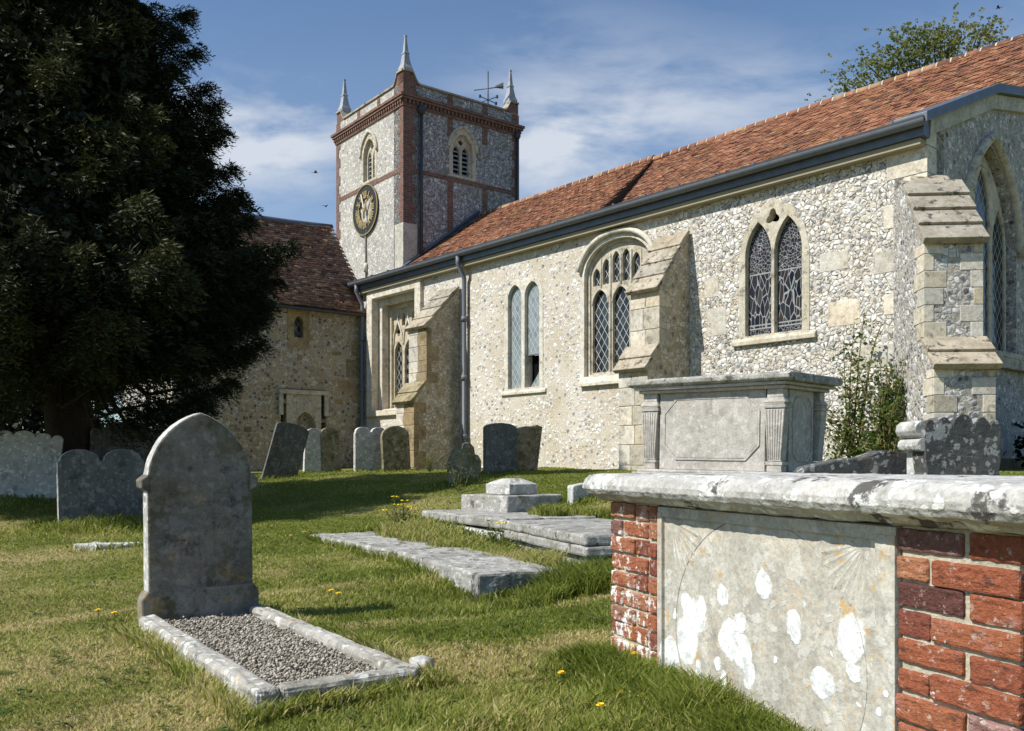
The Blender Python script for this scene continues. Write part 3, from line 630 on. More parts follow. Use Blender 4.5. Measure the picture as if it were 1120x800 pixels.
# roofs: lead apron behind the gutter, then clay tiles laid one by one
def pl(v): return Z(6.39 + .73 * (v - 3.25))
m = MB()
m.poly([(-18.4, -.3, Z(5.02)), (0.0, -.3, Z(5.02)), (0, 3.05, Z(6.20)), (-18.4, 3.05, Z(6.20))], 'lead')
for i in range(24): m.tube([(-17.9 + i * .75, -.28, Z(5.05)), (-17.9 + i * .75, 3.0, Z(6.2))], .03, 'lead', 6)
m.build('lead_roof', church)
def tile_roof(name, mat, par, x0, x1, p0, p1, lift0=0, lift1=0, edge=None, tw=.165, gauge=.10, seed=1):
    """p0,p1 = (y,z) of the eave and of the ridge"""
    rr = np.random.default_rng(seed); L = math.hypot(p1[0] - p0[0], p1[1] - p0[1]); ca, sa = (p1[0] - p0[0]) / L, (p1[1] - p0[1]) / L
    rows = int(L / gauge); V = []; T = []
    for r in range(rows):
        a = r * gauge; f = a / L
        xa, xb = (x0, x1) if edge is None else (x0 + (edge[0][1] - edge[0][0]) * 0 + edge[0][0] + (edge[0][1] - edge[0][0]) * f - x0, edge[1][0] + (edge[1][1] - edge[1][0]) * f)
        n = int((xb - xa) / tw) + 1; xs = xa + np.arange(n) * tw + (r % 2) * tw / 2
        lo = a + rr.normal(0, .006, n); hi = a + gauge * 1.7
        up = .030 + rr.normal(0, .004, n) + lift0 + (lift1 - lift0) * f + .02 * np.sin(xs * .9 + r * .05) + .015 * np.sin(xs * .31 + 2)
        tilt = rr.normal(0, .004, n); w = tw - .006 + rr.normal(0, .002, n); th = .014
        c = np.clip(rr.normal(.5, .24, n) + .18 * (vnoise(xs * .8, np.full(n, a * .8), seed) - .5), 0, 1)
        for k in range(n):
            if xs[k] + w[k] > xb + .02: w[k] = max(.03, xb + .02 - xs[k])
            q = []
            for (xx, aa, hh) in ((xs[k], lo[k], up[k] + tilt[k]), (xs[k] + w[k], lo[k], up[k] - tilt[k]), (xs[k] + w[k], hi, up[k] - .030), (xs[k], hi, up[k] - .030), (xs[k], lo[k], up[k] + tilt[k] - th), (xs[k] + w[k], lo[k], up[k] - tilt[k] - th)):
                q.append((xx, p0[0] + aa * ca - hh * sa, p0[1] + aa * sa + hh * ca))
            V += q; T.append(c[k])
    V = np.array(V); n = len(T); b = np.arange(n)[:, None] * 6
    quads = np.concatenate([b + np.array([0, 1, 2, 3]), b + np.array([4, 5, 1, 0])], 1).reshape(-1, 4)
    return npmesh(name, V, quads, None, mat, np.repeat(np.array(T), 2), par)
v0, v1 = 2.3, 6.14
def edgeW(v): return -10.55 + (6.14 - v) / 3.84 * .9
XE = -.03; v0e = 3.2
def ple(v): return pl(v1) - .85 * (v1 - v)
re = tile_roof('tile_roof', 'tile_red', church, edgeW(v0e), XE, (v0e, ple(v0e)), (v1, ple(v1)), edge=((-9.87, -10.6), (XE, XE)), seed=3)
rw = tile_roof('tile_roof', 'tile_red', church, -18.2, edgeW(v0), (v0, pl(v0)), (v1, pl(v1)), .05, .03, edge=((-18.25, -18.05), (-9.55, -10.45)), seed=4)
m = MB()
a = (v0, pl(v0)); b_ = (v1, pl(v1))
m.poly([(-9.56, a[0], a[1] + .05), (-10.47, b_[0], b_[1] + .05), (-10.47, b_[0], b_[1] - .05), (-9.56, a[0], ple(v0) - .05)], 'dark_timber'); m.build('verge_board', church)
for (xa, xb, h) in ((-18.1, -10.45, .04), (-10.4, XE, 0)):
    m = MB(); x = xa
    while x < xb:
        l = min(.30, xb - x); t = random.random()
        m.prism([(v1 + .12 * math.cos(R(k)) * 1.0, pl(v1) + h - .07 + .13 * math.sin(R(k))) for k in range(-10, 191, 20)], 'x', x + .006, x + l - .006, 'tile_red', t, True)
        m.prism([(v1 + .125 * math.cos(R(k)), pl(v1) + h - .07 + .135 * math.sin(R(k))) for k in range(-10, 191, 20)], 'x', x - .018, x + .018, 'mortar', .5, True); x += l
    m.build('ridge_tile', re if xa > -11 else rw)
m = MB(); m.poly([(-18.3, v1, pl(v1)), (XE, v1, pl(v1)), (XE, 2 * v1 - v0, pl(v0)), (-18.3, 2 * v1 - v0, pl(v0))], 'tile_red')
m.poly([(-18.3, v0, pl(v0) - .03), (-9.56, v0, pl(v0) - .03), (-10.47, v1, pl(v1) - .03), (-18.3, v1, pl(v1) - .03)], 'dark_timber'); m.poly([(-9.7, v0e, ple(v0e) - .03), (XE, v0e, ple(v0e) - .03), (XE, v1, ple(v1) - .03), (-10.6, v1, ple(v1) - .03)], 'dark_timber')
m.poly([(-.04, v0, ple(v0) - .035), (-.04, v1, pl(v1) - .035), (-.04, 2 * v1 - v0, pl(v0) - .035)], 'flint_grey'); m.build('roof_slope', church)
m = MB(); m.box(-18, -.01, 9.4, 9.9, -.9, pl(v0), 'flint_grey'); m.build('north_wall', church)

# ------------------------------------------------------------------ tower (frame turned 3.2 degrees)
S = 4.66
def loc_of(X, Y): dx, dy = X - C0[0], Y - C0[1]; return (dx * E_[0] + dy * E_[1], dx * N_[0] + dy * N_[1])
tl = loc_of(-3.48, 29.28)
def teast(x, y, z): return (-y, x, z)              # plate facing east on plane x=0 (x runs north)
south_w = arc(-2.26, Z(9.62), .86, Z(10.55), Z(11.12)); east_w = arc(2.30, Z(9.62), .86, Z(10.55), Z(11.12))
tower = empty('tower', (tl[0], tl[1], 0), R(-3.2)); tower.parent = church
tb = MB()
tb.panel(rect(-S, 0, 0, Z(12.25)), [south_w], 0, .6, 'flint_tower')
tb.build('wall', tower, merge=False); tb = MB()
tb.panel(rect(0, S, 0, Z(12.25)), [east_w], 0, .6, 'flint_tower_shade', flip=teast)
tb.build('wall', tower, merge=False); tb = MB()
tb.box(-S, -S + .6, .602, S - .602, 0, Z(12.25), 'flint_tower'); tb.build('wall', tower); tb = MB(); tb.box(-S, -.001, S - .6, S - .001, 0, Z(12.25), 'flint_tower'); tb.build('wall', tower); tb = MB()
tb.box(-S + .3, -.3, .3, S - .3, Z(11.6), Z(11.75), 'lead')
tb.build('lead_roof', tower)
# brick quoins, bands and parapet strips
m = MB(); mw_ = MB(); mn_ = MB(); z = Z(7.76); k = 0
ztop = Z(12.25)
while z < ztop - .02:
    h = min(.32, ztop - z); a = .28 if k % 2 else .17
    m.box(-a, .018, -.018, .3, z, z + h - .001, 'brick_wall'); m.box(-.3, .0185, .3005, .30 + (.16 if k % 2 else .02), z, z + h - .001, 'brick_wall')
    mw_.box(-S - .018, -S + a, -.018, .3, z, z + h - .001, 'brick_wall'); mn_.box(-.3, .018, S - a, S + .018, z, z + h - .001, 'brick_wall')
    z += h; k += 1
def brk(nm, *a):
    q_ = MB(); q_.box(*a); q_.build(nm, tower)
brk('brick_band', -S + .29, -.29, -.014, .2, Z(9.40), Z(9.56), 'brick_wall'); brk('brick_band', -.2, .014, .47, S - .29, Z(9.40), Z(9.56), 'brick_wall')
for y in (1.68, 3.1):
    brk('brick_strip', -.2, .013, y, y + .22, Z(6.5), Z(9.398), 'brick_wall'); brk('brick_strip', -.2, .013, y, y + .22, Z(10.9), Z(11.55), 'brick_wall'); brk('brick_strip', -.2, .013, y, y + .22, Z(11.88), Z(12.24), 'brick_wall')
for x in (-1.7, -3.1): brk('brick_strip', x, x + .2, -.013, .2, Z(11.88), Z(12.24), 'brick_wall')
m.build('brick_quoin', tower); mw_.build('brick_quoin', tower); mn_.build('brick_quoin', tower)
m = MB(); m.box(-.5, .025, -.025, .5, 0, Z(7.75), 'cement', .3); m.build('base_quoin', tower)
m = MB()                                            # cornice with dentils, coping and raised corners
for (p, z0, z1) in ((.05, 11.50, 11.58), (.13, 11.70, 11.78), (.17, 11.782, 11.86)):
    m.box(-S - p, p, -p, .2, Z(z0), Z(z1), 'brick_wall'); m.box(-.2, p, .2005, S + p, Z(z0), Z(z1), 'brick_wall'); m.box(-S - p, -S + .2, .2005, S + p, Z(z0), Z(z1), 'brick_wall')
for i in range(int(S / .15) + 1):
    u = i * .15
    m.box(-u - .075, -u + .0, -.10, .1, Z(11.581), Z(11.699), 'brick_wall'); m.box(-.1, .10, u, u + .075, Z(11.581), Z(11.699), 'brick_wall')
m.build('cornice', tower)
m = MB()
def para(flip):
    n = 8; pr = [(0, Z(12.25)), (0, Z(12.62)), (.36, Z(12.62))] + [(.36 + .26 * i / n, Z(12.62) - .35 * math.sin(i / n * math.pi / 2)) for i in range(1, n + 1)]
    pts = pr + [(S - x, z) for x, z in pr[::-1]]
    return pts
pp = para(0)
m.panel([(-x, z) for x, z in pp], [], 0, .3, 'brick_wall'); m.panel(pp, [], 0.001, .3, 'brick_wall', flip=teast)
top = pp[1:-1]
for i in range(len(top) - 1):
    (xa, za), (xb, zb) = top[i], top[i + 1]
    if abs(xa - xb) < .01: continue
    m.prism([(-xa, za), (-xb, zb), (-xb, zb + .06), (-xa, za + .06)], 'y', -.05, .34, 'coping', .3); m.prism([(xa, za), (xb, zb), (xb, zb + .06), (xa, za + .06)], 'x', -.34, .05, 'coping', .2)
m.box(-S, -S + .3, .3, S, Z(12.2), Z(12.28), 'coping'); m.box(-S, 0, S - .3, S, Z(12.2), Z(12.28), 'coping')
m.build('parapet', tower)
for (x, y) in ((-.2, .2), (-S + .2, .2), (-.2, S - .2), (-S + .2, S - .2)):
    m = MB(); z = Z(12.68)
    m.lathe([(.25, z - .02), (.25, z + .10), (.18, z + .24), (.125, z + .50), (.105, z + .56), (.135, z + .57), (.135, z + .61), (.095, z + .64), (.042, z + 1.12), (.055, z + 1.13), (.065, z + 1.17), (.0, z + 1.19)], x, y, 'pinnacle', 4, rot=math.pi / 4, smooth=False); m.build('pinnacle', tower)
# belfry openings: stone frame with two louvred lights and an eyelet
for flip, cx, mat in ((None, -2.26, 'ashlar'), (teast, 2.30, 'ashlar')):
    fr = arc(cx, Z(9.58), 1.08, Z(10.52), Z(11.26)); l1 = arc(cx - .185, Z(9.70), .27, Z(10.42), Z(10.68), 6); l2 = arc(cx + .185, Z(9.70), .27, Z(10.42), Z(10.68), 6); ey = circ(cx, Z(10.82), .09, 16, 4, .2)
    inner = arc(cx, Z(9.66), .80, Z(10.52), Z(11.06))
    m = MB(); m.panel(fr, [inner], -.012, .22, mat, .5, flip=flip); m.panel(arc(cx, Z(9.62), .86, Z(10.53), Z(11.12)), [l1, l2, ey], .12, .24, mat, .4, flip=flip)
    T = (lambda x, y, z: (x, y, z)) if flip is None else flip
    m.tube([T(x, -.03, z) for x, z in arc(cx, Z(10.3), 1.14, Z(10.52), Z(11.30))[2:]], .05, mat, 6)
    for l, c2 in ((l1, cx - .185), (l2, cx + .185)):
        for i in range(6):
            zz = Z(9.72 + i * .15); q = [T(c2 - .15, .15, zz), T(c2 + .15, .15, zz), T(c2 + .15, .30, zz + .11), T(c2 - .15, .30, zz + .11)]
            q2 = [T(c2 - .15, .15, zz + .02), T(c2 + .15, .15, zz + .02), T(c2 + .15, .30, zz + .13), T(c2 - .15, .30, zz + .13)]
            m.faces(q + q2, [(0, 1, 2, 3), (4, 5, 6, 7), (0, 1, 5, 4)], 'pinnacle', .2)
    m.poly([T(x, .42, z) for x, z in rect(cx - .42, cx + .42, Z(9.5), Z(11.1))], 'void')
    m.build('belfry_window', tower, bevel=.0)
# clock
m = MB(); cx, cz, rr_ = -2.43, Z(8.67), .675
m.panel(circ(cx, cz, rr_, 48), [circ(cx, cz, .375, 48)], -.06, -.03, 'clock_black')
for a_ in (30, 150, 270): m.tube([(cx + .5 * math.sin(R(a_)), -.05, cz + .5 * math.cos(R(a_))), (cx + .5 * math.sin(R(a_)), .02, cz + .5 * math.cos(R(a_)))], .03, 'clock_black', 6)
def ring(r0, r1, y): m.panel(circ(cx, cz, r1, 48), [circ(cx, cz, r0, 48)], y, y + .02, 'gold')
ring(.665, .69, -.085); ring(.375, .395, -.075)
def stroke(r0, t0, r1, t1, w, y=-.085, mat='gold'):
    a = Vector((cx + r0 * math.sin(t0), cz + r0 * math.cos(t0))); b = Vector((cx + r1 * math.sin(t1), cz + r1 * math.cos(t1)))
    d = (b - a).normalized(); nrm = Vector((-d.y, d.x)) * w / 2
    m.prism([tuple(a + nrm), tuple(a - nrm), tuple(b - nrm), tuple(b + nrm)], 'y', y, y + .02, mat)
NUM = ['XII', 'I', 'II', 'III', 'IIII', 'V', 'VI', 'VII', 'VIII', 'IX', 'X', 'XI']
for h, s_ in enumerate(NUM):
    th = h * math.pi / 6; wd = {'I': .07, 'V': .125, 'X': .125}; tot = sum(wd[c] for c in s_); a = -tot / 2
    for c in s_:
        mid = th + (a + wd[c] / 2) / .53
        if c == 'I': stroke(.40, mid, .65, mid, .052)
        if c == 'V': stroke(.65, mid - .09, .40, mid, .05); stroke(.65, mid + .09, .40, mid, .03)
        if c == 'X': stroke(.65, mid - .09, .40, mid + .09, .05); stroke(.65, mid + .09, .40, mid - .09, .03)
        a += wd[c]
tm, th_ = R(-20), R(29)
stroke(.0, tm, .60, tm, .055, -.12, 'white_paint'); stroke(-.30, R(0), .0, R(0), .07, -.12, 'clock_black'); stroke(-.10, th_, .36, th_, .065, -.11, 'gold')
m.panel(circ(cx, cz, .06, 16), [], -.13, -.07, 'gold')
m.build('clock', tower)
m = MB()                                            # pipes and the conduit under the clock
m.tube([(.09, .62, Z(11.45)), (.09, .62, Z(6.6))], .055, 'iron', 8); m.lathe([(.06, Z(11.3)), (.14, Z(11.42)), (.14, Z(11.58))], .10, .62, 'iron', 8)
m.tube([(.09, S - .1, Z(11.4)), (.09, S - .1, Z(7.5))], .055, 'iron', 8); m.lathe([(.06, Z(11.36)), (.11, Z(11.45)), (.11, Z(11.6))], .09, S - .1, 'iron', 8)
m.tube([(-2.38, -.03, Z(8.0)), (-2.45, -.03, Z(7.7)), (-2.42, -.03, Z(6.3))], .035, 'coping', 6); m.tube([(-2.42, -.05, Z(6.55)), (-2.42, -.05, Z(6.85))], .07, 'ashlar_white', 8)
m.build('downpipe', tower)
m = MB(); x, y = -.55, 3.75                          # weather vane
m.tube([(x, y, Z(12.1)), (x, y, Z(13.75))], .022, 'iron', 6)
for a in (0, 90, 180, 270):
    ca, sa = math.cos(R(a + 12)), math.sin(R(a + 12)); m.tube([(x, y, Z(12.75)), (x + .42 * ca, y + .42 * sa, Z(12.75))], .016, 'iron', 6)
    m.box(x + .42 * ca - .03, x + .42 * ca + .03, y + .42 * sa - .03, y + .42 * sa + .03, Z(12.70), Z(12.80), 'iron')
m.tube([(x - .42, y - .3, Z(13.15)), (x + .45, y + .32, Z(13.15))], .018, 'iron', 6)
m.poly([(x + .2, y + .14, Z(13.15)), (x + .46, y + .33, Z(13.05)), (x + .46, y + .33, Z(13.30)), (x + .22, y + .16, Z(13.22))], 'iron'); m.build('weather_vane', tower)
m = MB(); m.poly([(.03, .0, Z(6.32)), (.03, 2.95, Z(8.6)), (.03, 2.95, Z(8.42)), (.03, .0, Z(6.14))], 'lead'); m.tube([(.05, -.05, Z(6.30)), (.05, 2.95, Z(8.58))], .05, 'lead', 6); m.build('flashing', tower)

# ------------------------------------------------------------------ transept: steep brown roof, east wall in shade
wl = loc_of(-4.06, 25.60)
trans = empty('transept', (wl[0], wl[1], 0), R(-3.2)); trans.parent = church
tr = MB(); Lw = 5.35; Hw = 4.6
def ttr(x, y, z): return (-y, x, z)
niche = arc(-2.05, Z(3.38), .26, Z(3.75), Z(3.95), 6)
fr_n = rect(-2.36, -1.74, Z(3.10), Z(4.20))
nd = arc(-1.86, -.3, .62, Z(.95), Z(1.40), 8); fr_d = rect(-2.55, -1.25, -.4, Z(2.0))
tr.panel(rect(-Lw, 0, -1.0, Z(4.33)), [fr_n, fr_d], 0, .5, 'flint_brown', flip=ttr)
tr.build('wall', trans, merge=False); tr = MB()
tr.panel([(-Hw, -1.0), (0, -1.0), (0, Z(4.33)), (-Hw / 2, Z(7.05)), (-Hw, Z(4.33))], [], -Lw, -Lw + .4, 'flint_tower')
tr.build('wall', trans, merge=False); tr = MB()
tr.box(-Hw, -Hw + .4, -Lw + .4, 0, -1, Z(4.3), 'flint_brown'); tr.build('wall', trans); tr = MB()
tr.panel([(-Hw + .4, -1.0), (-.5, -1.0), (-.5, Z(4.33)), (-Hw / 2, Z(6.9)), (-Hw + .4, Z(4.33))], [], -.3, 0, 'flint_brown')
tr.build('wall', trans, merge=False)
m = MB(); m.panel(fr_n, [niche], -.015, .25, 'ashlar_brown', .9, flip=ttr); m.poly([ttr(x, .2, z) for x, z in niche], 'glass_dark'); m.build('window', trans, bevel=.006)
m = MB(); m.panel(rect(-2.40, -1.40, -.4, Z(1.86)), [nd], -.02, .25, 'ashlar', .3, flip=ttr); m.poly([ttr(x, .22, z) for x, z in nd], 'flint_brown')
m.box(0, .08, -2.62, -1.20, Z(1.86), Z(1.98), 'ashlar', .5); m.box(0, .07, -2.62, -2.5, Z(1.3), Z(1.859), 'ashlar', .3); m.box(0, .07, -1.32, -1.20, Z(1.3), Z(1.859), 'ashlar', .3)
m.build('blocked_doorway', trans, bevel=.01)
m = Blocks('patch_stone', trans, bevel=.008)
for (y, z, w, h) in ((-.65, 2.4, .6, .5), (-.45, 1.7, .42, .55), (-.5, 3.0, .48, .35), (-.35, .6, .32, .7), (-.9, 2.0, .5, .3)): m.box(-.1, .006, y, y + w, Z(z), Z(z + h), 'ashlar_brown', random.random())
for i in range(26): 
    y, z = random.uniform(-5.2, -.3), random.uniform(.2, 3.4); w, h = random.uniform(.12, .34), random.uniform(.08, .16)
    m.box(-.1, .010, y, y + w, Z(z), Z(z + h), 'ashlar_brown', random.random())
rt_ = tile_roof('tile_roof', 'tile_brown', trans, 0, Lw + .25, (0, 0), (math.hypot(2.55, 2.95), 0), seed=8, tw=.165, gauge=.10)
# lay that sheet on the east slope: x -> south, y -> up the slope
me = rt_.data; ang = math.atan2(2.95, 2.5); co = np.zeros(len(me.vertices) * 3, np.float32); me.vertices.foreach_get('co', co); co = co.reshape(-1, 3)
sag = .10 * np.sin(co[:, 0] / Lw * math.pi) * (co[:, 1] / 3.9)
nx = np.stack([.25 - co[:, 1] * math.cos(ang) + (co[:, 2]) * math.sin(ang), -co[:, 0] + .02, Z(4.16) + co[:, 1] * math.sin(ang) + co[:, 2] * math.cos(ang) - sag], 1)
me.vertices.foreach_set('co', nx.astype(np.float32).ravel()); me.update()
m = MB(); m.poly([(-Hw / 2, .05, Z(7.06)), (-Hw / 2, -Lw - .2, Z(7.06)), (-Hw - .25, -Lw - .2, Z(4.1)), (-Hw - .25, .05, Z(4.1))], 'tile_brown'); m.poly([(-Hw / 2, .0, Z(7.0)), (-Hw / 2, -Lw, Z(7.0)), (.1, -Lw, Z(4.2)), (.1, 0, Z(4.2))], 'dark_timber')
m.tube([(-Hw / 2 + .02, .05 - i * (Lw + .3) / 8, Z(7.10) - .10 * math.sin(i / 8 * math.pi)) for i in range(9)], .10, 'lead', 8); m.build('roof_slope', trans)
m = MB(); m.tube([(.24, .1, Z(4.12)), (.24, -Lw - .2, Z(4.12))], .05, 'iron', 8); m.build('gutter', trans)
# low south front of the transept under the yew: lit flint with a framed window and stone offsets
m = Blocks('corner_stone', trans, bevel=.008); quoins(m, -1, 0, -1.0, Z(4.2), -Lw, 'ashlar_white', (.3, .4), (.4, .7), 'right', .2)
m = MB(); m.box(-.75, .012, -Lw - .35, -Lw - .005, -1, Z(1.15), 'flint_tower'); m.prism([(-Lw - .40, Z(1.13)), (-Lw - .01, Z(1.13)), (-Lw - .01, Z(1.55))], 'x', -.8, .03, 'coping'); m.build('buttress', trans, bevel=.01)
m = MB(); m.panel(rect(-2.2, -1.3, Z(.2), Z(2.2)), [rect(-1.95, -1.55, Z(.4), Z(2.0))], -Lw - .08, -Lw - .004, 'ashlar_white'); m.poly([(x, -Lw - .01, z) for x, z in rect(-1.98, -1.5, Z(.35), Z(2.05))], 'glass_dark'); m.build('window', trans, bevel=.01)
m = MB(); m.box(-7.0, -Hw + .001, -4.4, -1.0, -1.2, Z(3.0), 'flint_tower'); m.prism([(-7.2, Z(2.95)), (-Hw, Z(2.95)), (-Hw, Z(4.1))], 'y', -4.6, -.9, 'tile_brown'); m.build('lean_to', trans)
# ------------------------------------------------------------------ graves
FOOT = []                                            # footprints kept clear of grass: (x, y, angle, half-length, half-width)
TALL = []                                            # places where the mower does not reach: (x, y, radius, extra height)
def prof(kind, w, h):
    a = w / 2
    if kind == 'gothic':
        q = arc(0, 0, w, h * .70, h, 10); return q
    if kind == 'round': return arc(0, 0, w, h - a * .75, h, 9)
    if kind == 'shallow': return arc(0, 0, w, h - a * .30, h, 9)
    if kind == 'double':
        L = [(-a, 0), (a, 0), (a, h * .86)]
        for c, s in ((a / 2, 1), (-a / 2, -1)):
            r = a * .45
            L += [(c + r * math.cos(R(k)), h - r * .62 + r * .62 * math.sin(R(k))) for k in range(0, 181, 18)]
            if s == 1: L += [(0, h - r * .75)]
        L += [(-a, h * .86)]; return L
    if kind == 'shoulder':
        L = [(-a, 0), (a, 0), (a, h * .88), (a * .93, h * .92), (a * .72, h * .90), (a * .62, h * .93)]
        L += [(a * .60 * math.cos(R(k)), h * .93 + h * .07 * math.sin(R(k))) for k in range(10, 171, 16)]
        return L + [(-a * .62, h * .93), (-a * .72, h * .90), (-a * .93, h * .92), (-a, h * .88)]
    if kind == 'scallop':
        L = [(-a * .96, 0), (a * .96, 0), (a * .98, h * .45), (a, h * .62), (a * .95, h * .66), (a, h * .74), (a, h * .82)]
        for c, r in ((.86, .15), (.5, .22), (0, .30), (-.5, .22), (-.86, .15)):
            L += [(a * (c + r * math.cos(R(k))), h * .90 + (h * .10) * (r / .30) ** .6 * math.sin(R(k))) for k in range(15, 166, 25)]
        return L + [(-a, h * .82), (-a, h * .74), (-a * .95, h * .66), (-a, h * .62), (-a * .98, h * .45)]
    if kind == 'broken':
        return [(-a, 0), (a, 0), (a, h * .62), (a * .8, h * .75), (a * .62, h * .70), (a * .5, h * .9), (a * .15, h), (-a * .2, h * .97), (-a * .35, h * .80), (-a * .7, h * .84), (-a, h * .6)]
    if kind == 'flat': return [(-a, 0), (a, 0), (a, h * .97), (a * .5, h * .985), (a * .1, h * .93), (-a * .3, h * .92), (-a * .9, h * .86), (-a, h * .82)]
def headstone(label, kind, px, d, w, h, th, wa, mat, lean=(0, 0), group=None, edge=None, cat='headstone', rough=.008, sink=.12, extra=None, tall=.09):
    x, y, z = G(px, d); o_h = h + sink
    m = MB(); pr_ = prof(kind, w, o_h); m.panel(pr_, [], -th / 2, th / 2, mat)
    if edge:                                         # sunlit edge put into the colour: paler stone on top and sides
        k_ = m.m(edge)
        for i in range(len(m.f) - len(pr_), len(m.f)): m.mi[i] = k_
    if extra: extra(m, w, o_h, th, mat)
    o = m.build('headstone', None, bevel=min(.012, th * .12), rough=rough, sub=2, rscale=.06)
    o.location = (x, y, z - sink); o.rotation_euler = (R(lean[1]), R(lean[0]), R(wa)); tag(o, label, cat, group)
    FOOT.append((x, y, wa, w / 2, th / 2)); TALL.append((x, y, w * .75, tall)); return o

# the near grave: gothic headstone with corbelled shoulders and a stepped foot, kerb and gravel
wa = 34
def near_extra(par, w=.60, h=1.36, th=.115, mat='headstone_grey'):
    a = w / 2; m = MB()
    m.prism([(-a - .035, 0), (a + .035, 0), (a + .035, .30), (a + .003, .345), (-a - .003, .345), (-a - .035, .30)], 'y', -th / 2 - .003, th / 2 + .003, mat)
    m.build('foot', par, bevel=.012, rough=.006, sub=2, rscale=.06); zs = h * .70
    for s in (-1, 1):
        m = MB(); m.prism([(s * (a - .02), zs - .055), (s * (a + .03), zs - .025), (s * (a + .035), zs + .02), (s * (a - .01), zs + .055)], 'y', -th / 2 - .012, th / 2 + .012, mat); m.build('corbel', par, bevel=.008, rough=.005, sub=2)
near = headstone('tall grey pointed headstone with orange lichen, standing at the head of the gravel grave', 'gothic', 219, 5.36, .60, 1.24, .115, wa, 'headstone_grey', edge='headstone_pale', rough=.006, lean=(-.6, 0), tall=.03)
near_extra(near)
# sunk panel with worn rows of lettering too weathered to read
W1, N1 = (-math.sin(R(wa)), math.cos(R(wa))), (math.cos(R(wa)), math.sin(R(wa)))
hx, hy = near.location.x, near.location.y
kz = float(g(hx, hy)) - .02
k0 = (hx - W1[0] * .02, hy - W1[1] * .02)
kerb = tag(empty('grave_kerb', (k0[0], k0[1], kz), R(wa)), 'low lichen-spotted stone kerb framing a bed of grey gravel before the pointed headstone', 'grave kerb')
KL, KW = 2.06, .36                                   # local: x across (north), y negative towards the foot
def kerbbar(x0, x1, y0, y1, n):
    m = MB(); m.box(x0, x1, y0, y1, -.25, .115, 'kerb', random.random()); return m.build('kerb_stone', kerb, bevel=.022, rough=.022, sub=4, rscale=.05)
kerbbar(-KW, -KW + .10, -KL, -.06, 0); kerbbar(KW - .10, KW, -KL + .02, -.06, 0); kerbbar(-KW + .10, KW - .03, -KL - .01, -KL + .09, 0)
FOOT.append((k0[0] - W1[0] * KL / 2, k0[1] - W1[1] * KL / 2, wa, KW + .01, KL / 2 + .02))
# foot end of the ground here drops a little: tilt with the ground
fx, fy = k0[0] - W1[0] * KL, k0[1] - W1[1] * KL
kerb.rotation_euler.x = math.atan2(kz - (float(g(fx, fy)) - .02), KL)
n = 16000; ic = np.array([[0, 0, 1], [1, 0, 0], [0, 1, 0], [-1, 0, 0], [0, -1, 0], [0, 0, -1]], float)
ct = np.stack([rng.uniform(-KW + .11, KW - .11, n), rng.uniform(-KL + .10, -.06, n), .055 + rng.normal(0, .008, n)], 1); ct[:, 2] += .02 * vnoise(ct[:, 0] * 6, ct[:, 1] * 6, 3)
sc = rng.uniform(.005, .0115, (n, 1, 1)); V = ic[None] * sc * rng.uniform(.6, 1.3, (n, 6, 3)) ; an = rng.uniform(0, 6.28, n)
V = np.stack([V[..., 0] * np.cos(an)[:, None] - V[..., 1] * np.sin(an)[:, None], V[..., 0] * np.sin(an)[:, None] + V[..., 1] * np.cos(an)[:, None], V[..., 2] * .8], 2) + ct[:, None]
tri = np.array([[0, 1, 2], [0, 2, 3], [0, 3, 4], [0, 4, 1], [5, 2, 1], [5, 3, 2], [5, 4, 3], [5, 1, 4]])
bed = np.array([[-KW + .09, -KL + .08, .052], [KW - .09, -KL + .08, .052], [KW - .09, -.05, .052], [-KW + .09, -.05, .052]])
Vf = np.concatenate([V.reshape(-1, 3), bed]); tt = np.concatenate([((np.arange(n)[:, None, None] * 6) + tri[None]).reshape(-1, 3), np.array([[6 * n, 6 * n + 1, 6 * n + 2], [6 * n, 6 * n + 2, 6 * n + 3]])])
gr = npmesh('gravel', Vf, None, tt, 'gravel', np.concatenate([np.repeat(rng.uniform(0, 1, n), 8), [.1, .1]]))
gr.location = kerb.location; gr.rotation_euler = kerb.rotation_euler; gr['kind'] = 'stuff'; tag(gr, 'grey brown gravel filling the kerbed grave', 'gravel')
m = MB(); m.lathe([(.0, -.02), (.05, -.01), (.062, .04), (.05, .085), (0, .10)], 0, 0, 'headstone_pale', 12)
st = m.build('foot_stone', None, rough=.02, sub=1); st.location = (*P(461, 3.98), float(g(*P(461, 3.98))) - .01); tag(st, 'small pale rounded stone at the far foot corner of the gravel grave', 'stone')

headstone('pale grey leaning headstone with scalloped top under the yew', 'scallop', 22, 13.1, .98, .95, .12, 20, 'headstone_pale', lean=(4, 3), tall=.04)
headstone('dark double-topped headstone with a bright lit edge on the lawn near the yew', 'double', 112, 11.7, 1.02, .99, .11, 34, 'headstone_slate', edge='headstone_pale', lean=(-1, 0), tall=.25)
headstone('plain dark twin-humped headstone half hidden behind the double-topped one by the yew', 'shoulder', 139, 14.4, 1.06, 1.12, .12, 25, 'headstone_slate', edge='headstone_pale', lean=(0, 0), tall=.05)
headstone('grey headstone leaning strongly sideways before the brown transept wall', 'shallow', 303, 18.3, .66, 1.14, .13, 25, 'headstone_slate', lean=(15, 2), tall=.04)
headstone('slim pale round-topped headstone beside a mossy one under the blocked doorway', 'round', 342, 20.0, .42, .98, .11, 30, 'headstone_pale', lean=(2, 0), tall=.04)
headstone('slim dark mossy headstone paired with a pale one below the blocked doorway', 'round', 361, 20.2, .42, .98, .12, 34, 'headstone_mossy', lean=(-2, 0), tall=.04)
headstone('grey double-topped headstone close to the church corner downpipe', 'double', 405, 20.2, .74, .98, .12, 30, 'headstone_pale', tall=.05)
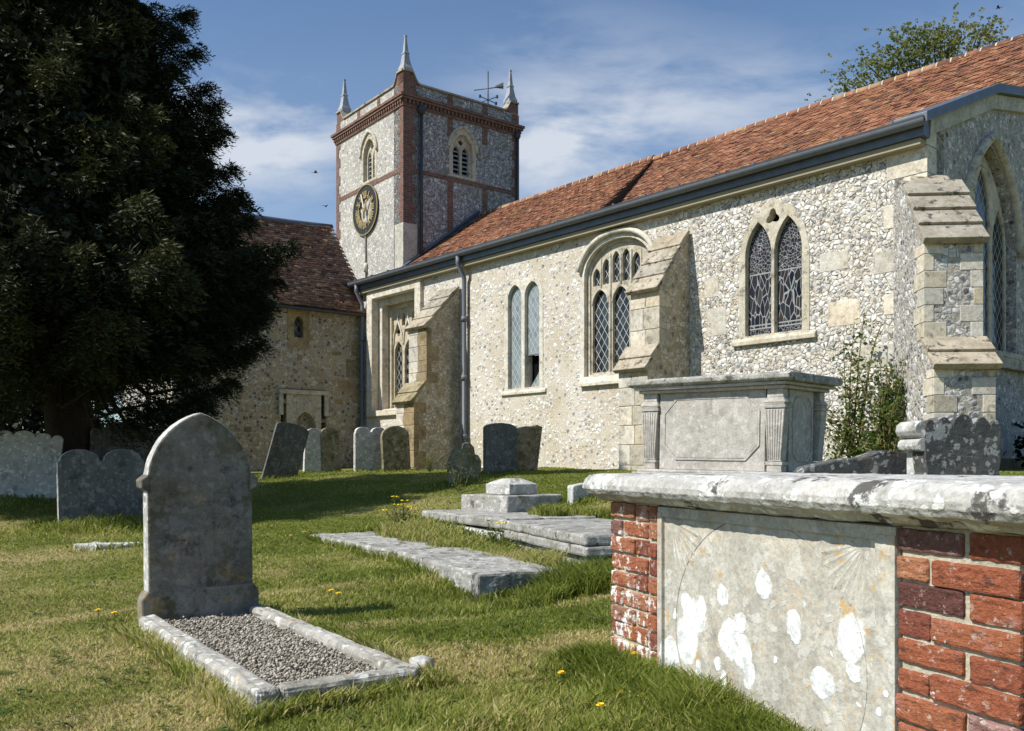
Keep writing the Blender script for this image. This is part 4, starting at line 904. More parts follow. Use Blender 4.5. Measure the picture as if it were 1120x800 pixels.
headstone('brown moss-covered rounded headstone at the foot of the weathered buttress', 'round', 434, 20.0, .62, 1.0, .14, 26, 'headstone_mossy', lean=(-3, 0), rough=.02, tall=.05)
headstone('short broken headstone with white lichen edge next to the tall grey slab', 'broken', 507, 14.2, .52, .62, .14, 28, 'headstone_mossy', rough=.02, lean=(2, 0), tall=.12)
headstone('upright grey round-shouldered headstone before the pale church wall', 'shallow', 547, 16.0, .62, .88, .11, 30, 'headstone_slate', lean=(0, 0), tall=.05)
headstone('dark brown tilting headstone touching the upright grey one by the pale wall', 'flat', 572, 17.2, .60, .96, .11, 42, 'headstone_mossy', lean=(9, 0), rough=.004, tall=.05)
headstone('low pale lichen-covered kerb stone behind the big stepped slabs', 'flat', 643, 10.6, .50, .24, .12, 30, 'headstone_pale', tall=.10, cat='kerb stone')
headstone('low dark flat-topped stone between the grey chest tomb and the scalloped headstone', 'flat', 930, 6.35, .80, .80, .15, 10, 'headstone_dark', rough=.012)
def scroll(m, w, h, th, mat):  # lit side put into the colour: scrolls far paler than the face
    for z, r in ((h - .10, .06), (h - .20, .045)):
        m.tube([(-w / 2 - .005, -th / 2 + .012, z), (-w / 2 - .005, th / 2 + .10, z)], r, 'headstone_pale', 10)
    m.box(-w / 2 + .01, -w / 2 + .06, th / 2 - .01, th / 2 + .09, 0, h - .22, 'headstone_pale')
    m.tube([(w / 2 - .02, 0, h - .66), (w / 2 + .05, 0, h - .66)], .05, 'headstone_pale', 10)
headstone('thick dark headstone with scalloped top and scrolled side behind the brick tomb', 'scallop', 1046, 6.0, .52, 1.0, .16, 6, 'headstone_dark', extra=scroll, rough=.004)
# flat white stone lost in the turf
m = MB(); m.prism([(-.32, -.05), (-.1, -.14), (.2, -.12), (.36, 0), (.25, .14), (-.12, .17)], 'z', -.1, .05, 'headstone_pale', .5)
o = m.build('buried_stone', None, bevel=.02, rough=.04, sub=4, rscale=.15); o.location = G(118, 9.4); o.rotation_euler.z = R(20); tag(o, 'flat whitish stone sunk in the turf behind the pointed headstone', 'stone'); FOOT.append((o.location.x, o.location.y, 20, .3, .1))

# ledgers and the stepped slabs
def slab(name, label, p0, p1, width, z0, z1, th, mat, parts=1, cat='ledger stone', rough=.03, par=None):
    """slab from near corner p0 to far corner p1 (front edge), width to the right"""
    L = math.hypot(p1[0] - p0[0], p1[1] - p0[1]); a = math.atan2(p1[1] - p0[1], p1[0] - p0[0])
    m = MB(); zc = 0
    m.box(0, L, -width, 0, -th, 0, mat, .5)
    o = m.build(name, None, bevel=.02, rough=rough, sub=4, rscale=.09)
    o.location = (p0[0], p0[1], z0); o.rotation_euler = (0, -math.atan2(z1 - z0, L), a)
    if par: o.parent = par; o.matrix_parent_inverse = Matrix.Translation(par.location).inverted()
    if par is None: tag(o, label, cat)
    c = (p0[0] + (p1[0] - p0[0]) / 2 + math.sin(a) * width / 2, p0[1] + (p1[1] - p0[1]) / 2 - math.cos(a) * width / 2)
    FOOT.append((c[0], c[1], math.degrees(a), L / 2, width / 2)); return o
slab('ledger_stone', 'low worn ledger stone whose end stands over long grass near the brick tomb', P(522, 6.25), P(430, 7.85), .66, -.75, -.735, .22, 'ledger')
slab('ledger_stone', 'low flat ledger stone on open lawn beside the yellow-flowered weed', P(426, 7.95), P(338, 9.75), .72, -.745, -.745, .2, 'ledger')
pA, pB, pC = P(640, 6.84), P(550, 8.72), P(461, 10.75)
dt = tag(empty('ledger_tomb', (pB[0], pB[1], -.85)), 'long low double tomb of thick weathered slabs carrying tufts of grass', 'tomb')
slab('tomb_slab', 'thick pale slab of the double tomb, the right half by the brick tomb', pA, pB, 1.05, -.530, -.535, .085, 'ledger', rough=.015, par=dt)
slab('tomb_slab', 'lower thick course beneath the right half of the double tomb', (pA[0] + .006, pA[1] - .02), (pB[0] + .006, pB[1] - .02), 1.03, -.618, -.622, .08, 'ledger', rough=.015, cat='tomb course', par=dt)
slab('tomb_slab', 'thick dark-streaked slab of the double tomb, the left half under the stepped base', pB, pC, 1.05, -.522, -.54, .10, 'ledger', rough=.02, par=dt)
slab('plinth_course', 'white weathered plinth course beneath the left half of the double tomb', (pB[0] - .03, pB[1]), (pC[0] - .05, pC[1]), 1.0, -.655, -.665, .07, 'headstone_pale', rough=.03, cat='plinth', par=dt)
def under(p0, p1, w, z0, z1, label):
    a = math.atan2(p1[1] - p0[1], p1[0] - p0[0]); L = math.hypot(p1[0] - p0[0], p1[1] - p0[1]); m = MB(); m.box(.10, L - .02, -w, -.05, 0, z1 - z0, 'ledger', .3)
    o = m.build('tomb_base', None, bevel=.01, rough=.03, sub=4); o.location = (p0[0], p0[1], z0); o.rotation_euler.z = a; o.parent = dt; o.matrix_parent_inverse = Matrix.Translation(dt.location).inverted()
under(pA, pB, .9, -1.1, -.702, 'rough stone base under the right half of the double tomb')
under(pB, pC, .9, -1.1, -.737, 'rough stone base under the left half of the double tomb')
sx, sy = P(555, 10.05)
sb = tag(empty('stepped_plinth', (sx, sy, -.65), R(-49.3)), 'stepped stone cross base of two blocks behind the double tomb', 'cross base')
m = MB(); m.box(-.84, 0, 0, .84, 0, .30, 'ledger', .5); m.build('lower_step', sb, bevel=.015, rough=.02, sub=3)
m = MB(); m.box(-.63, -.2, .2, .63, .305, .42, 'headstone_pale', .5); m.faces([(-.63, .2, .42), (-.2, .2, .42), (-.2, .63, .42), (-.63, .63, .42), (-.50, .33, .485), (-.33, .33, .485), (-.33, .50, .485), (-.5, .5, .485)], [(0, 1, 5, 4), (1, 2, 6, 5), (2, 3, 7, 6), (3, 0, 4, 7), (4, 5, 6, 7)], 'headstone_pale', .5); m.build('socket_stone', sb, bevel=.008, rough=.012, sub=2)

# ------------------------------------------------------------------ the brick chest tomb in front
TA = (.443, 4.10); TZ = -1.10; ta = math.degrees(math.atan2(-.938, .347))
tomb = tag(empty('brick_chest_tomb', (*TA, TZ), R(ta)), 'red brick chest tomb with a carved stone side panel and thick white lichened top slab', 'chest tomb')
TL, TW, TH = 2.115, .85, -.165 - TZ
m = MB(); m.box(.012, .402, .012, TW - .012, 0, TH, 'mortar'); m.box(1.738, TL - .012, .012, TW - .012, 0, TH, 'mortar'); m.box(.40, 1.74, .08, TW - .012, 0, TH - .002, 'mortar')
m.build('mortar_core', tomb, rough=.004, sub=4)
m = MB()
def bricks(x0, x1, axis, c0, seed):
    z = TH - .075; r = 0; rr = random.Random(seed)
    while z > -.05:
        x = x0; k = r % 2
        while x < x1 - .02:
            l = (.228 if k == 0 else .112); l = min(l, x1 - x)
            if x1 - x - l < .06: l = x1 - x
            t = min(1, max(0, rr.gauss(.5, .27))); j = [rr.uniform(-.005, .005) for _ in range(6)]
            a, b = x + .0055 + j[0], x + l - .0055 + j[1]
            if x == x0: a = x0 + j[2] * .5
            if x + l >= x1 - .001: b = x1 + j[3] * .5
            dpt = rr.uniform(-.004, .005)
            if axis == 'x': m.box(a, b, c0 + dpt, c0 + .06, z + .0055 + j[4], z + .0695 + j[5], 'brick_old', t)
            else: m.box(c0 - .06, c0 - dpt, a, b, z + .0055 + j[4], z + .0695 + j[5], 'brick_old', t)
            x += l; k = 1 - k
        z -= .075; r += 1
bricks(0, .414, 'x', 0, 1); bricks(1.728, TL, 'x', 0, 2); bricks(0.062, TW, 'y', TL, 3)
m.build('brickwork', tomb, bevel=.007, rough=.007, sub=3, rscale=.025)
# back and far end walls of brick
m = MB()
def bricks2():
    z = TH - .075
    while z > 0:
        for i in range(9): m.box(i * .235, i * .235 + .225, TW - .05, TW, z + .005, z + .07, 'brick_old', random.random())
        for i in range(3): m.box(0, .05, .065 + i * .24, .065 + i * .24 + .225, z + .005, z + .07, 'brick_old', random.random())
        z -= .075
bricks2(); m.build('brickwork', tomb, bevel=.006)
SP = [(.50 + .0, 0, 0, 0)]
def S_(px, py, ra, rb):
    r = (px - CX) / F; mm = (r * 4.1 - .443) / (.347 + .938 * r); d = 4.1 - .938 * mm
    return (mm, (HY - py) * d / F - TZ, ra * d / F / math.cos(R(40)) * .95, rb * d / F)
spots = [S_(*q) for q in ((730, 716, 14, 18), (748, 700, 17, 28), (757, 676, 16, 20), (747, 662, 9, 14), (764, 664, 7, 12), (795, 700, 17, 24), (808, 715, 13, 20), (815, 736, 9, 18), (806, 682, 9, 12), (786, 652, 8, 13), (831, 640, 11, 16), (864, 683, 10, 14), (866, 697, 5, 8), (926, 698, 19, 24), (928, 734, 10, 12), (895, 747, 17, 16), (781, 727, 5, 8), (787, 742, 4, 9), (735, 672, 3, 7), (876, 661, 3, 4), (846, 725, 3, 4), (905, 715, 2.5, 3), (760, 735, 4, 12), (935, 770, 3, 3), (970, 760, 3, 5), (962, 780, 3, 4))]
stone('tomb_panel', (.56, .53, .45), (.48, .45, .38), white=.25, orange=.75, black=.12, bump=.5, spots=spots)
px0, px1 = .420, 1.722
oc = ((px0 + px1) / 2, TH - .46); oa, ob = .53, .44
def oval(k): return [(oc[0] + oa * k * math.cos(t) , oc[1] + ob * k * math.sin(t)) for t in np.linspace(0, 2 * math.pi, 64, endpoint=False)]
m = MB(); m.panel(rect(px0, px1, 0, TH - .004), [], .022, .075, 'tomb_panel', .5)
m.panel(rect(px0 + .002, px1 - .002, 0.001, TH - .006), [oval(1.0)], .014, .03, 'tomb_panel', .5, back=False)
m.panel(oval(.996), [], .0145, .03, 'tomb_panel', .5, back=False)
for (x0, x1) in ((px0, px0 + .035), (px1 - .075, px1)): m.box(x0, x1, -.001, .05, 0, TH - .03, 'tomb_panel')
m.box(px0, px1, .002, .05, TH - .045, TH - .006, 'tomb_panel')
fans = []
for cxx, sg in ((px0 + .09, 1), (px1 - .12, -1)):     # fans carved in the upper corners
    fm = MB(); fans.append(fm)
    for i in range(8):
        a0 = R(-84 + i * 11.2); a1 = a0 + R(8.5); r0, r1 = .03, .21
        q = lambda r, a, y: (cxx + sg * r * math.cos(a), y, TH - .06 + r * math.sin(a))
        mid = (a0 + a1) / 2
        fm.faces([q(r0, a0, .0145), q(r0, a1, .0145), q(r1 * .9, a1, .0145), q(r1, mid, .0145), q(r1 * .9, a0, .0145), q(r0, mid, .0136), q(r1 * .93, mid, .0115)], [(0, 5, 6, 4), (5, 1, 2, 6), (4, 6, 3), (6, 2, 3)], 'tomb_panel')
pan = m.build('side_panel', tomb, bevel=.0015)
for fm in fans: fm.build('carved_fan', pan)
m = MB(); m.tube([(px1 - .20, .018, TH - .80), (px1 - .19, .010, TH - .76)], .02, 'void', 8); m.build('putlog_hole', pan)
m = MB(); pr = [(.0, .0), (-.035, .008), (-.05, .022), (-.085, .034), (-.100, .055), (-.102, .075), (-.092, .100), (-.070, .116), (-.03, .124)]
pr = pr + [(TW + .03, .124), (TW + .08, .110), (TW + .10, .07), (TW + .09, .04), (TW + .04, .02), (TW, 0)]
L0, L1 = -.115, TL + .115; ns = 60; pts = []
for i in range(ns + 1):
    x = L0 + (L1 - L0) * i / ns; e = min(1, min(x - L0, L1 - x) / .05)
    e = math.sin(max(0, e) * math.pi / 2) ** .5
    for (y, z) in pr: pts.append((x, TW / 2 + (y - TW / 2) * (.97 + .03 * e), .062 + (z - .062) * (.45 + .55 * e)))
k = len(pr); fs = [(i * k + j, i * k + (j + 1) % k, (i + 1) * k + (j + 1) % k, (i + 1) * k + j) for i in range(ns) for j in range(k)]
m.faces(pts, fs, 'tomb_slab', .5, True); m.faces(pts, [tuple(range(k))[::-1], tuple(range(ns * k, ns * k + k))], 'tomb_slab')
o = m.build('top_slab', tomb, rough=.014, sub=3, rscale=.07); o.location.z = TH
cxm, cym = TA[0] + .347 * TL / 2 + .938 * TW / 2, TA[1] - .938 * TL / 2 + .347 * TW / 2
FOOT.append((cxm, cym, ta, TL / 2, TW / 2))
for f in np.linspace(0, 1, 9): TALL.append((TA[0] + .347 * TL * f - .938 * .12, TA[1] - .938 * TL * f - .347 * .12, .22, .07))

# ------------------------------------------------------------------ the grey chest tomb behind it
ga_ = -45
gx, gy = 1.47, 10.48
gt = tag(empty('grey_chest_tomb', (gx, gy, 0), R(ga_)), 'grey stone chest tomb with fluted pilasters and octagonal panel, close to the church wall', 'chest tomb'); gt.rotation_euler.y = R(1.0)
GL, GW = 1.80, .92
def gm(): return MB()
m = gm(); m.prism([(.24, .035), (GL - .24, .035), (GL - .24, .10), (GL - .13, .10), (GL - .13, .20), (GL - .06, .20), (GL - .06, GW - .20), (GL - .13, GW - .20), (GL - .13, GW - .10), (GL - .24, GW - .10), (GL - .24, GW - .035), (.24, GW - .035), (.24, GW - .10), (.13, GW - .10), (.13, GW - .20), (.06, GW - .20), (.06, .20), (.13, .20), (.13, .10), (.24, .10)], 'z', -.05, .80, 'tomb_grey', .5); m.build('chest', gt, bevel=.008, rough=.004, sub=2)
def octo(x0, x1, z0, z1, c): return [(x0 + c, z0), (x1 - c, z0), (x1, z0 + c), (x1, z1 - c), (x1 - c, z1), (x0 + c, z1), (x0, z1 - c), (x0, z0 + c)]
m = gm(); m.panel(octo(.30, GL - .30, .06, .74, .16), [octo(.32, GL - .32, .08, .72, .155)], .022, .036, 'tomb_grey'); m.panel(octo(.325, GL - .325, .085, .715, .153), [], .028, .036, 'tomb_grey')
f2 = lambda x, y, z: (GL - .06 - y, x, z)
m.panel(octo(.26, .68, .06, .74, .09), [octo(.275, .665, .075, .725, .087)], -.012, .002, 'tomb_grey', flip=f2); m.build('carved_panel', gt)
for (px_, py_) in ((.12, .06), (GL - .12, .06), (.12, GW - .06), (GL - .12, GW - .06)):
    m = gm()
    def fr(w, dp, z0, w2, dp2, z1):
        m.faces([(px_ - w, py_ - dp, z0), (px_ + w, py_ - dp, z0), (px_ + w, py_ + dp, z0), (px_ - w, py_ + dp, z0), (px_ - w2, py_ - dp2, z1), (px_ + w2, py_ - dp2, z1), (px_ + w2, py_ + dp2, z1), (px_ - w2, py_ + dp2, z1)], [(0, 1, 5, 4), (1, 2, 6, 5), (2, 3, 7, 6), (3, 0, 4, 7), (4, 5, 6, 7), (3, 2, 1, 0)], 'tomb_grey')
    fr(.075, .05, .06, .108, .052, .60)
    for i in range(7):
        a, b = -.068 + i * .0226, -.10 + i * .0333
        sy_ = -1 if py_ < GW / 2 else 1
        m.tube([(px_ + a, py_ + sy_ * .050, .08), (px_ + b, py_ + sy_ * .052, .585)], [.0085, .0125], 'tomb_grey', 6)
    fr(.095, .062, .02, .095, .062, .055); fr(.082, .055, -.05, .082, .055, .018); fr(.12, .064, .603, .125, .068, .635); fr(.105, .06, .636, .118, .066, .66); fr(.125, .07, .661, .095, .055, .71); fr(.09, .05, .711, .09, .05, .80)
    m.build('pilaster', gt, bevel=.004)
m = gm(); m.box(-.01, GL + .01, -.04, GW + .04, .80, .835, 'tomb_grey'); m.box(-.05, GL + .05, -.08, GW + .08, .836, .87, 'tomb_grey'); m.prism([(-.08, .871), (-.13, .895), (-.13, .94), (-.09, .96), (GW + .09, .96), (GW + .13, .94), (GW + .13, .895), (GW + .08, .871)], 'x', -.11, GL + .11, 'ledger'); m.build('top_slab', gt, bevel=.012, rough=.012, sub=3)
m = gm(); m.box(-.03, GL + .03, -.03, GW + .03, -.085, -.051, 'tomb_grey'); m.box(-.07, GL + .07, -.07, GW + .07, -.12, -.086, 'tomb_grey'); m.box(-.12, GL + .12, -.12, GW + .12, -.8, -.121, 'ledger'); m.build('base', gt, bevel=.01, rough=.008, sub=2)
FOOT.append((2.75 - .35, 10.0, ga_, 1.0, .5))

# ------------------------------------------------------------------ foliage
def sprays(pos, dirs, size, per, width, spread, tint, drop=.25, seed=1):
    """feathery twigs: fans of narrow leaves along each direction; returns verts, quads, tint"""
    rr = np.random.default_rng(seed); n = len(pos); k = per
    d = dirs / np.linalg.norm(dirs, axis=1, keepdims=True)
    up = np.tile(np.array([[0, 0, 1.]]), (n, 1)) + rr.normal(0, .35, (n, 3)); sd = np.cross(d, up); sd /= np.linalg.norm(sd, axis=1, keepdims=True) + 1e-9
    t = np.linspace(.1, 1, k)[None, :]; side = np.where(np.arange(k) % 2 == 0, 1, -1)[None, :]
    base = pos[:, None] + d[:, None] * (t * size[:, None])[..., None]; base[..., 2] -= drop * (t * size[:, None]) ** 2 / size[:, None]
    ld = d[:, None] * .75 + sd[:, None] * (side * spread)[..., None] + rr.normal(0, .22, (n, k, 3)); ld /= np.linalg.norm(ld, axis=2, keepdims=True)
    ll = (size[:, None] * rr.uniform(.35, .7, (n, k)) * (1.1 - .5 * t))[..., None]
    nr = np.cross(ld, rr.normal(0, 1, (n, k, 3))); nr /= np.linalg.norm(nr, axis=2, keepdims=True) + 1e-9
    w = (size[:, None] * width)[..., None]
    a = base; b = base + ld * ll * .5 + nr * w; c = base + ld * ll; e = base + ld * ll * .5 - nr * w
    V = np.stack([a, b, c, e], 2).reshape(-1, 3); q = np.arange(n * k)[:, None] * 4 + np.arange(4)[None]
    T = np.clip(np.repeat(tint, k) + rr.normal(0, .12, n * k), 0, 1); return V, q, T
def crown(name, parent, mat, pos, dirs, size, per, width, spread, tint, drop=.25, seed=1):
    V, q, T = sprays(pos, dirs, size, per, width, spread, tint, drop, seed); return npmesh(name, V, q, None, mat, T, parent)

# the yew
YX, YY = -6.75, 13.2; YZ = float(g(YX, YY)) - .1
yew = tag(empty('yew_tree', (YX, YY, YZ)), 'huge dark yew tree overhanging the headstones and the transept', 'tree')
SH = .90
zz = np.array([-.2, .6, 1.2, 2.2, 3.0, 3.7, 4.3, 5.0, 5.6, 6.2, 7.0, 8.2, 9.6, 10.3]); rad = np.array([1.2, 1.9, 2.5, 3.05, 3.1, 2.75, 2.4, 2.15, 1.9, 1.5, 1.3, .9, .4, .1])
pos, dr, sz, tn = [], [], [], []; brs = []
for i in range(950):                                # boughs: each a drooping plume with an upturned tip
    z = rng.uniform(1.2, 9.8); th = rng.uniform(0, 2 * math.pi); r = np.interp(z, zz, rad) * SH * (.60 + .56 * rng.random() ** 1.4)
    tip = np.array([math.cos(th) * r, math.sin(th) * r, z - YZ]); L = rng.uniform(.8, 1.7) * min(1, r / 1.2 + .3)
    out = np.array([math.cos(th), math.sin(th), rng.uniform(-.35, .45)]); out /= np.linalg.norm(out); root = tip - out * L
    if r > 1.0 and i % 5 == 0: brs.append((root, tip))
    n = int(115 * L); f = rng.random(n) ** .8; w = .19 * (1.05 - f) + .03
    off_ = rng.normal(0, 1, (n, 3)) * w[:, None] * np.array([1, 1, .75])
    pp = root + (tip - root) * f[:, None] + off_; pp[:, 2] += .12 * f ** 2 - .10 * np.abs(off_[:, 0])
    zm = (1.0 if tip[0] > .55 else .35) - YZ + rng.uniform(0, .35); pp[:, 2] = np.where(pp[:, 2] < zm, zm + (zm - pp[:, 2]) * .4, pp[:, 2])
    dd = out * 1.0 + off_ * 1.6 + rng.normal(0, .3, (n, 3)) + np.array([0, 0, -.25])
    pos.append(pp); dr.append(dd); sz.append(rng.uniform(.09, .30, n)); tn.append(np.clip(.18 + .45 * rng.random() + .30 * f - .1, 0, 1) * np.ones(n))
# named outlying boughs that break the outline
for (tx, ty, d, L) in ((315, 266, 12.6, 2.6), (300, 305, 12.8, 2.2), (262, 214, 13, 1.6), (236, 112, 13.2, 1.6), (205, 12, 13.2, 1.4), (186, 70, 13, 1.2), (222, 175, 13, 1.2), (285, 345, 12.7, 2.0), (262, 385, 12.9, 1.6), (283, 372, 12.9, 1.6), (247, 255, 13, 1.5), (228, 150, 13.1, 1.2), (215, 430, 12.9, 1.3), (170, 438, 12.8, 1.0), (243, 140, 13.1, 1.3), (250, 182, 13, 1.4), (226, 92, 13.1, 1.2), (212, 52, 13.2, 1.2), (270, 238, 12.9, 1.7), (298, 284, 12.7, 1.9), (275, 322, 12.8, 1.7), (268, 352, 12.8, 1.6), (195, 36, 13.1, 1.2), (256, 208, 13.2, 1.5), (232, 128, 12.9, 1.2), (290, 330, 12.7, 1.8), (225, 442, 12.8, 1.2), (250, 415, 13, 1.2), (165, 5, 13.2, 1.4)):
    tip = np.array([(tx - CX) / F * d - YX, d - YY, (HY - ty) / F * d - YZ]); dirc = np.array([tip[0], tip[1] * .5, .5]); dirc /= np.linalg.norm(dirc); root = tip - dirc * L
    n = int(250 * L); f = rng.random(n) ** .75; w = .20 * (1.04 - f) + .02
    off_ = rng.normal(0, 1, (n, 3)) * w[:, None] * np.array([.8, .8, .8]); pp = root + (tip - root) * f[:, None] + off_; pp[:, 2] -= .22 * np.sin(f * math.pi) * .6
    pos.append(pp); dr.append(dirc * 1.0 + off_ * 1.5 + rng.normal(0, .28, (n, 3)) + np.array([0, 0, -.35])); sz.append(rng.uniform(.11, .22, n)); tn.append(.3 * np.ones(n)); brs.append((root, tip))
pos = np.concatenate(pos); dr = np.concatenate(dr); sz = np.concatenate(sz); tn = np.concatenate(tn)
crown('crown', yew, 'yew_leaf', pos, dr, sz, 11, .042, .62, tn, .6, 3)
# inner foliage added to block light, its shade put into a dark tint
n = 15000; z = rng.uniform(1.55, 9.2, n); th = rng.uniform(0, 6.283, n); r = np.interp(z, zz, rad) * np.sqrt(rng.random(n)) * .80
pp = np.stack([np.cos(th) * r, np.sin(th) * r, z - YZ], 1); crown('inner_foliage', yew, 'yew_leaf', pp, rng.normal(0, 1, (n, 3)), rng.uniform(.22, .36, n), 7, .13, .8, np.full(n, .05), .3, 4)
m = MB(); tk = [(-.2, 1.2, -.5), (-.15, 1.1, .8), (-.1, .8, 2.2), (.05, .2, 4.5), (0, 0, 7.5), (0, 0, 10)]
m.tube(tk, [.42, .36, .32, .26, .16, .04], 'bark', 12)
for (a, b_) in brs:
    s_ = np.array([-.05, .6, max(2.4, a[2] - .6)]); mid = (s_ + a) / 2 + np.array([0, 0, .15]); m.tube([s_, mid, a, a + (b_ - a) * .8], [.07, .05, .03, .008], 'bark', 5)
m.build('trunk', yew, merge=False)
# dark hedge added to fill the black shade under the yew
def hedge(name, label, cat, x0, x1, y0, y1, h, n, mat='hedge_leaf'):
    o = empty(name, ((x0 + x1) / 2, (y0 + y1) / 2, float(g((x0 + x1) / 2, (y0 + y1) / 2)) - .1)); tag(o, label, cat)
    p = np.stack([rng.uniform(x0, x1, n), rng.uniform(y0, y1, n), rng.uniform(0, 1, n) ** .8 * h], 1); p[:, 2] *= .85 + .3 * vnoise(p[:, 0] * 1.3, p[:, 1] * 1.3, 4)
    p[:, :2] -= np.array([(x0 + x1) / 2, (y0 + y1) / 2]); crown('foliage', o, mat, p, rng.normal(0, 1, (n, 3)) + np.array([0, 0, .4]), rng.uniform(.22, .4, n), 6, .14, .8, rng.uniform(0, .6, n), .2, 6)
    m = MB()
    for i in range(6): m.tube([((i - 2.5) * (x1 - x0) / 6, 0, -.2), ((i - 2.5) * (x1 - x0) / 6 + .1, .05, h * .7)], [.06, .02], 'bark', 6)
    m.build('stem', o); return o
hedge('added_hedge', 'black green hedge added to fill the dark gap behind the yew trunk', 'hedge', -18, -8.95, 19.0, 20.4, 4.3, 9500)
hedge('evergreen_shrub', 'dark shrub in the shadow at the foot of the end wall behind the scalloped headstone', 'shrub', 8.2, 9.6, 13.5, 14.6, .75, 900)

# autumn-tinged tree showing over the roof
OX, OY = 14.4, 31.0; OZ = -.6
oak = tag(empty('broadleaf_tree', (OX, OY, OZ)), 'yellow green broadleaved tree showing above the church roof ridge', 'tree')
pos, dr, sz, tn = [], [], [], []; m = MB(); m.tube([(0, 0, -.3), (0, 0, 5), (.2, 0, 10), (.3, 0, 13)], [.4, .3, .2, .06], 'bark', 10)
for (tx, ty, s, n) in ((940, 82, .5, 60), (955, 70, .6, 130), (975, 62, .7, 190), (995, 55, .7, 240), (1015, 48, .6, 210), (985, 78, .8, 260), (1010, 72, .8, 260), (1028, 58, .6, 170), (965, 85, .8, 200), (1040, 28, .34, 70), (1050, 42, .4, 60), (1076, 28, .42, 95), (1084, 40, .4, 70), (1062, 52, .5, 60), (1045, 62, .6, 90), (1090, 55, .5, 60), (930, 90, .4, 40), (1035, 90, 1.2, 300), (990, 105, 1.5, 320), (1070, 90, 1.2, 300), (950, 115, 1.2, 250)):
    c = np.array([(tx - CX) / F * 31 * 1.0 - OX, rng.uniform(-.8, .8), (HY - ty) / F * 31 - OZ]); n = int(n * .58)
    o_ = rng.normal(0, 1, (n, 3)) * s * np.array([.62, .62, .42]); pos.append(c + o_); dr.append(o_ + rng.normal(0, .4, (n, 3))); sz.append(rng.uniform(.15, .26, n)); tn.append(np.clip(.25 + .5 * rng.random() + .2 * o_[:, 2] / s, 0, 1))
    m.tube([(.2, 0, 9 + rng.uniform(0, 2)), tuple(np.array([.2, 0, 11]) * .45 + c * .55 + rng.normal(0, .15, 3)), tuple(c)], [.10, .06, .012], 'bark', 5)
n = 2500; z = rng.uniform(4, 11.6, n); th = rng.uniform(0, 6.28, n); r = np.interp(z, [4, 7, 11, 13.5], [2.5, 4, 3, .8]) * np.sqrt(rng.random(n)); pos.append(np.stack([np.cos(th) * r - .5, np.sin(th) * r, z], 1)); dr.append(rng.normal(0, 1, (n, 3))); sz.append(rng.uniform(.2, .3, n)); tn.append(rng.uniform(0, .8, n))
crown('crown', oak, 'oak_leaf', np.concatenate(pos), np.concatenate(dr), np.concatenate(sz), 5, .20, .8, np.concatenate(tn), .2, 8); m.build('trunk', oak, merge=False)

# buddleia-like shrub growing against the wall
def wallpt(px, out): 
    x = wx(px); return np.array([C0[0] + x * E_[0] - out * N_[0], C0[1] + x * E_[1] - out * N_[1]])
s0 = wallpt(965, .55); SZ = float(g(*s0)); shrub = tag(empty('wall_shrub', (s0[0], s0[1], SZ)), 'leafy self-sown shrub with a tall arching shoot against the flint wall', 'shrub')
m = MB(); pos, dr, sz, tn = [], [], [], []
def shoot(px, py, out, pxb, n, size, bend=.2):
    b_ = wallpt(pxb, .5 + rng.uniform(-.1, .15)) - s0; w_ = wallpt(px, out); dep = w_[1]; tip = np.array([w_[0] - s0[0], w_[1] - s0[1], (HY - py) * dep / F - SZ])
    b3 = np.array([b_[0], b_[1], 0.]); mid = (b3 + tip) / 2 + np.array([rng.uniform(-.1, .1), rng.uniform(-.1, .1), bend])
    ts = np.linspace(0, 1, 9)[:, None]; c = (1 - ts) ** 2 * b3 + 2 * ts * (1 - ts) * mid + ts ** 2 * tip; m.tube([tuple(q) for q in c], list(np.linspace(.016, .004, 9)), 'stem', 5)
    f = rng.uniform(.15, 1, n)[:, None]; q = (1 - f) ** 2 * b3 + 2 * f * (1 - f) * mid + f ** 2 * tip; pos.append(q + rng.normal(0, .02, (n, 3)))
    dr.append(rng.normal(0, 1, (n, 3)) * np.array([1, 1, .5]) + np.array([0, 0, .1])); sz.append(size * rng.uniform(.6, 1.2, n)); tn.append(np.clip(rng.normal(.45, .25, n), 0, 1))
shoot(962, 342, .45, 955, 34, .17, .5); shoot(985, 350, .4, 955, 10, .15, 1.1); shoot(953, 352, .5, 952, 26, .17); shoot(940, 372, .5, 945, 24, .16); shoot(972, 380, .5, 960, 26, .16)
for i in range(27): shoot(rng.uniform(912, 1006), rng.uniform(385, 500), rng.uniform(.25, .9), rng.uniform(930, 995), 26, .16)
for i in range(14): shoot(rng.uniform(975, 1008), rng.uniform(388, 440), rng.uniform(.25, .7), rng.uniform(970, 995), 28, .15)
crown('foliage', shrub, 'shrub_leaf', np.concatenate(pos), np.concatenate(dr), np.concatenate(sz), 3, .16, .7, np.concatenate(tn), .5, 9); m.build('stem', shrub, merge=False)

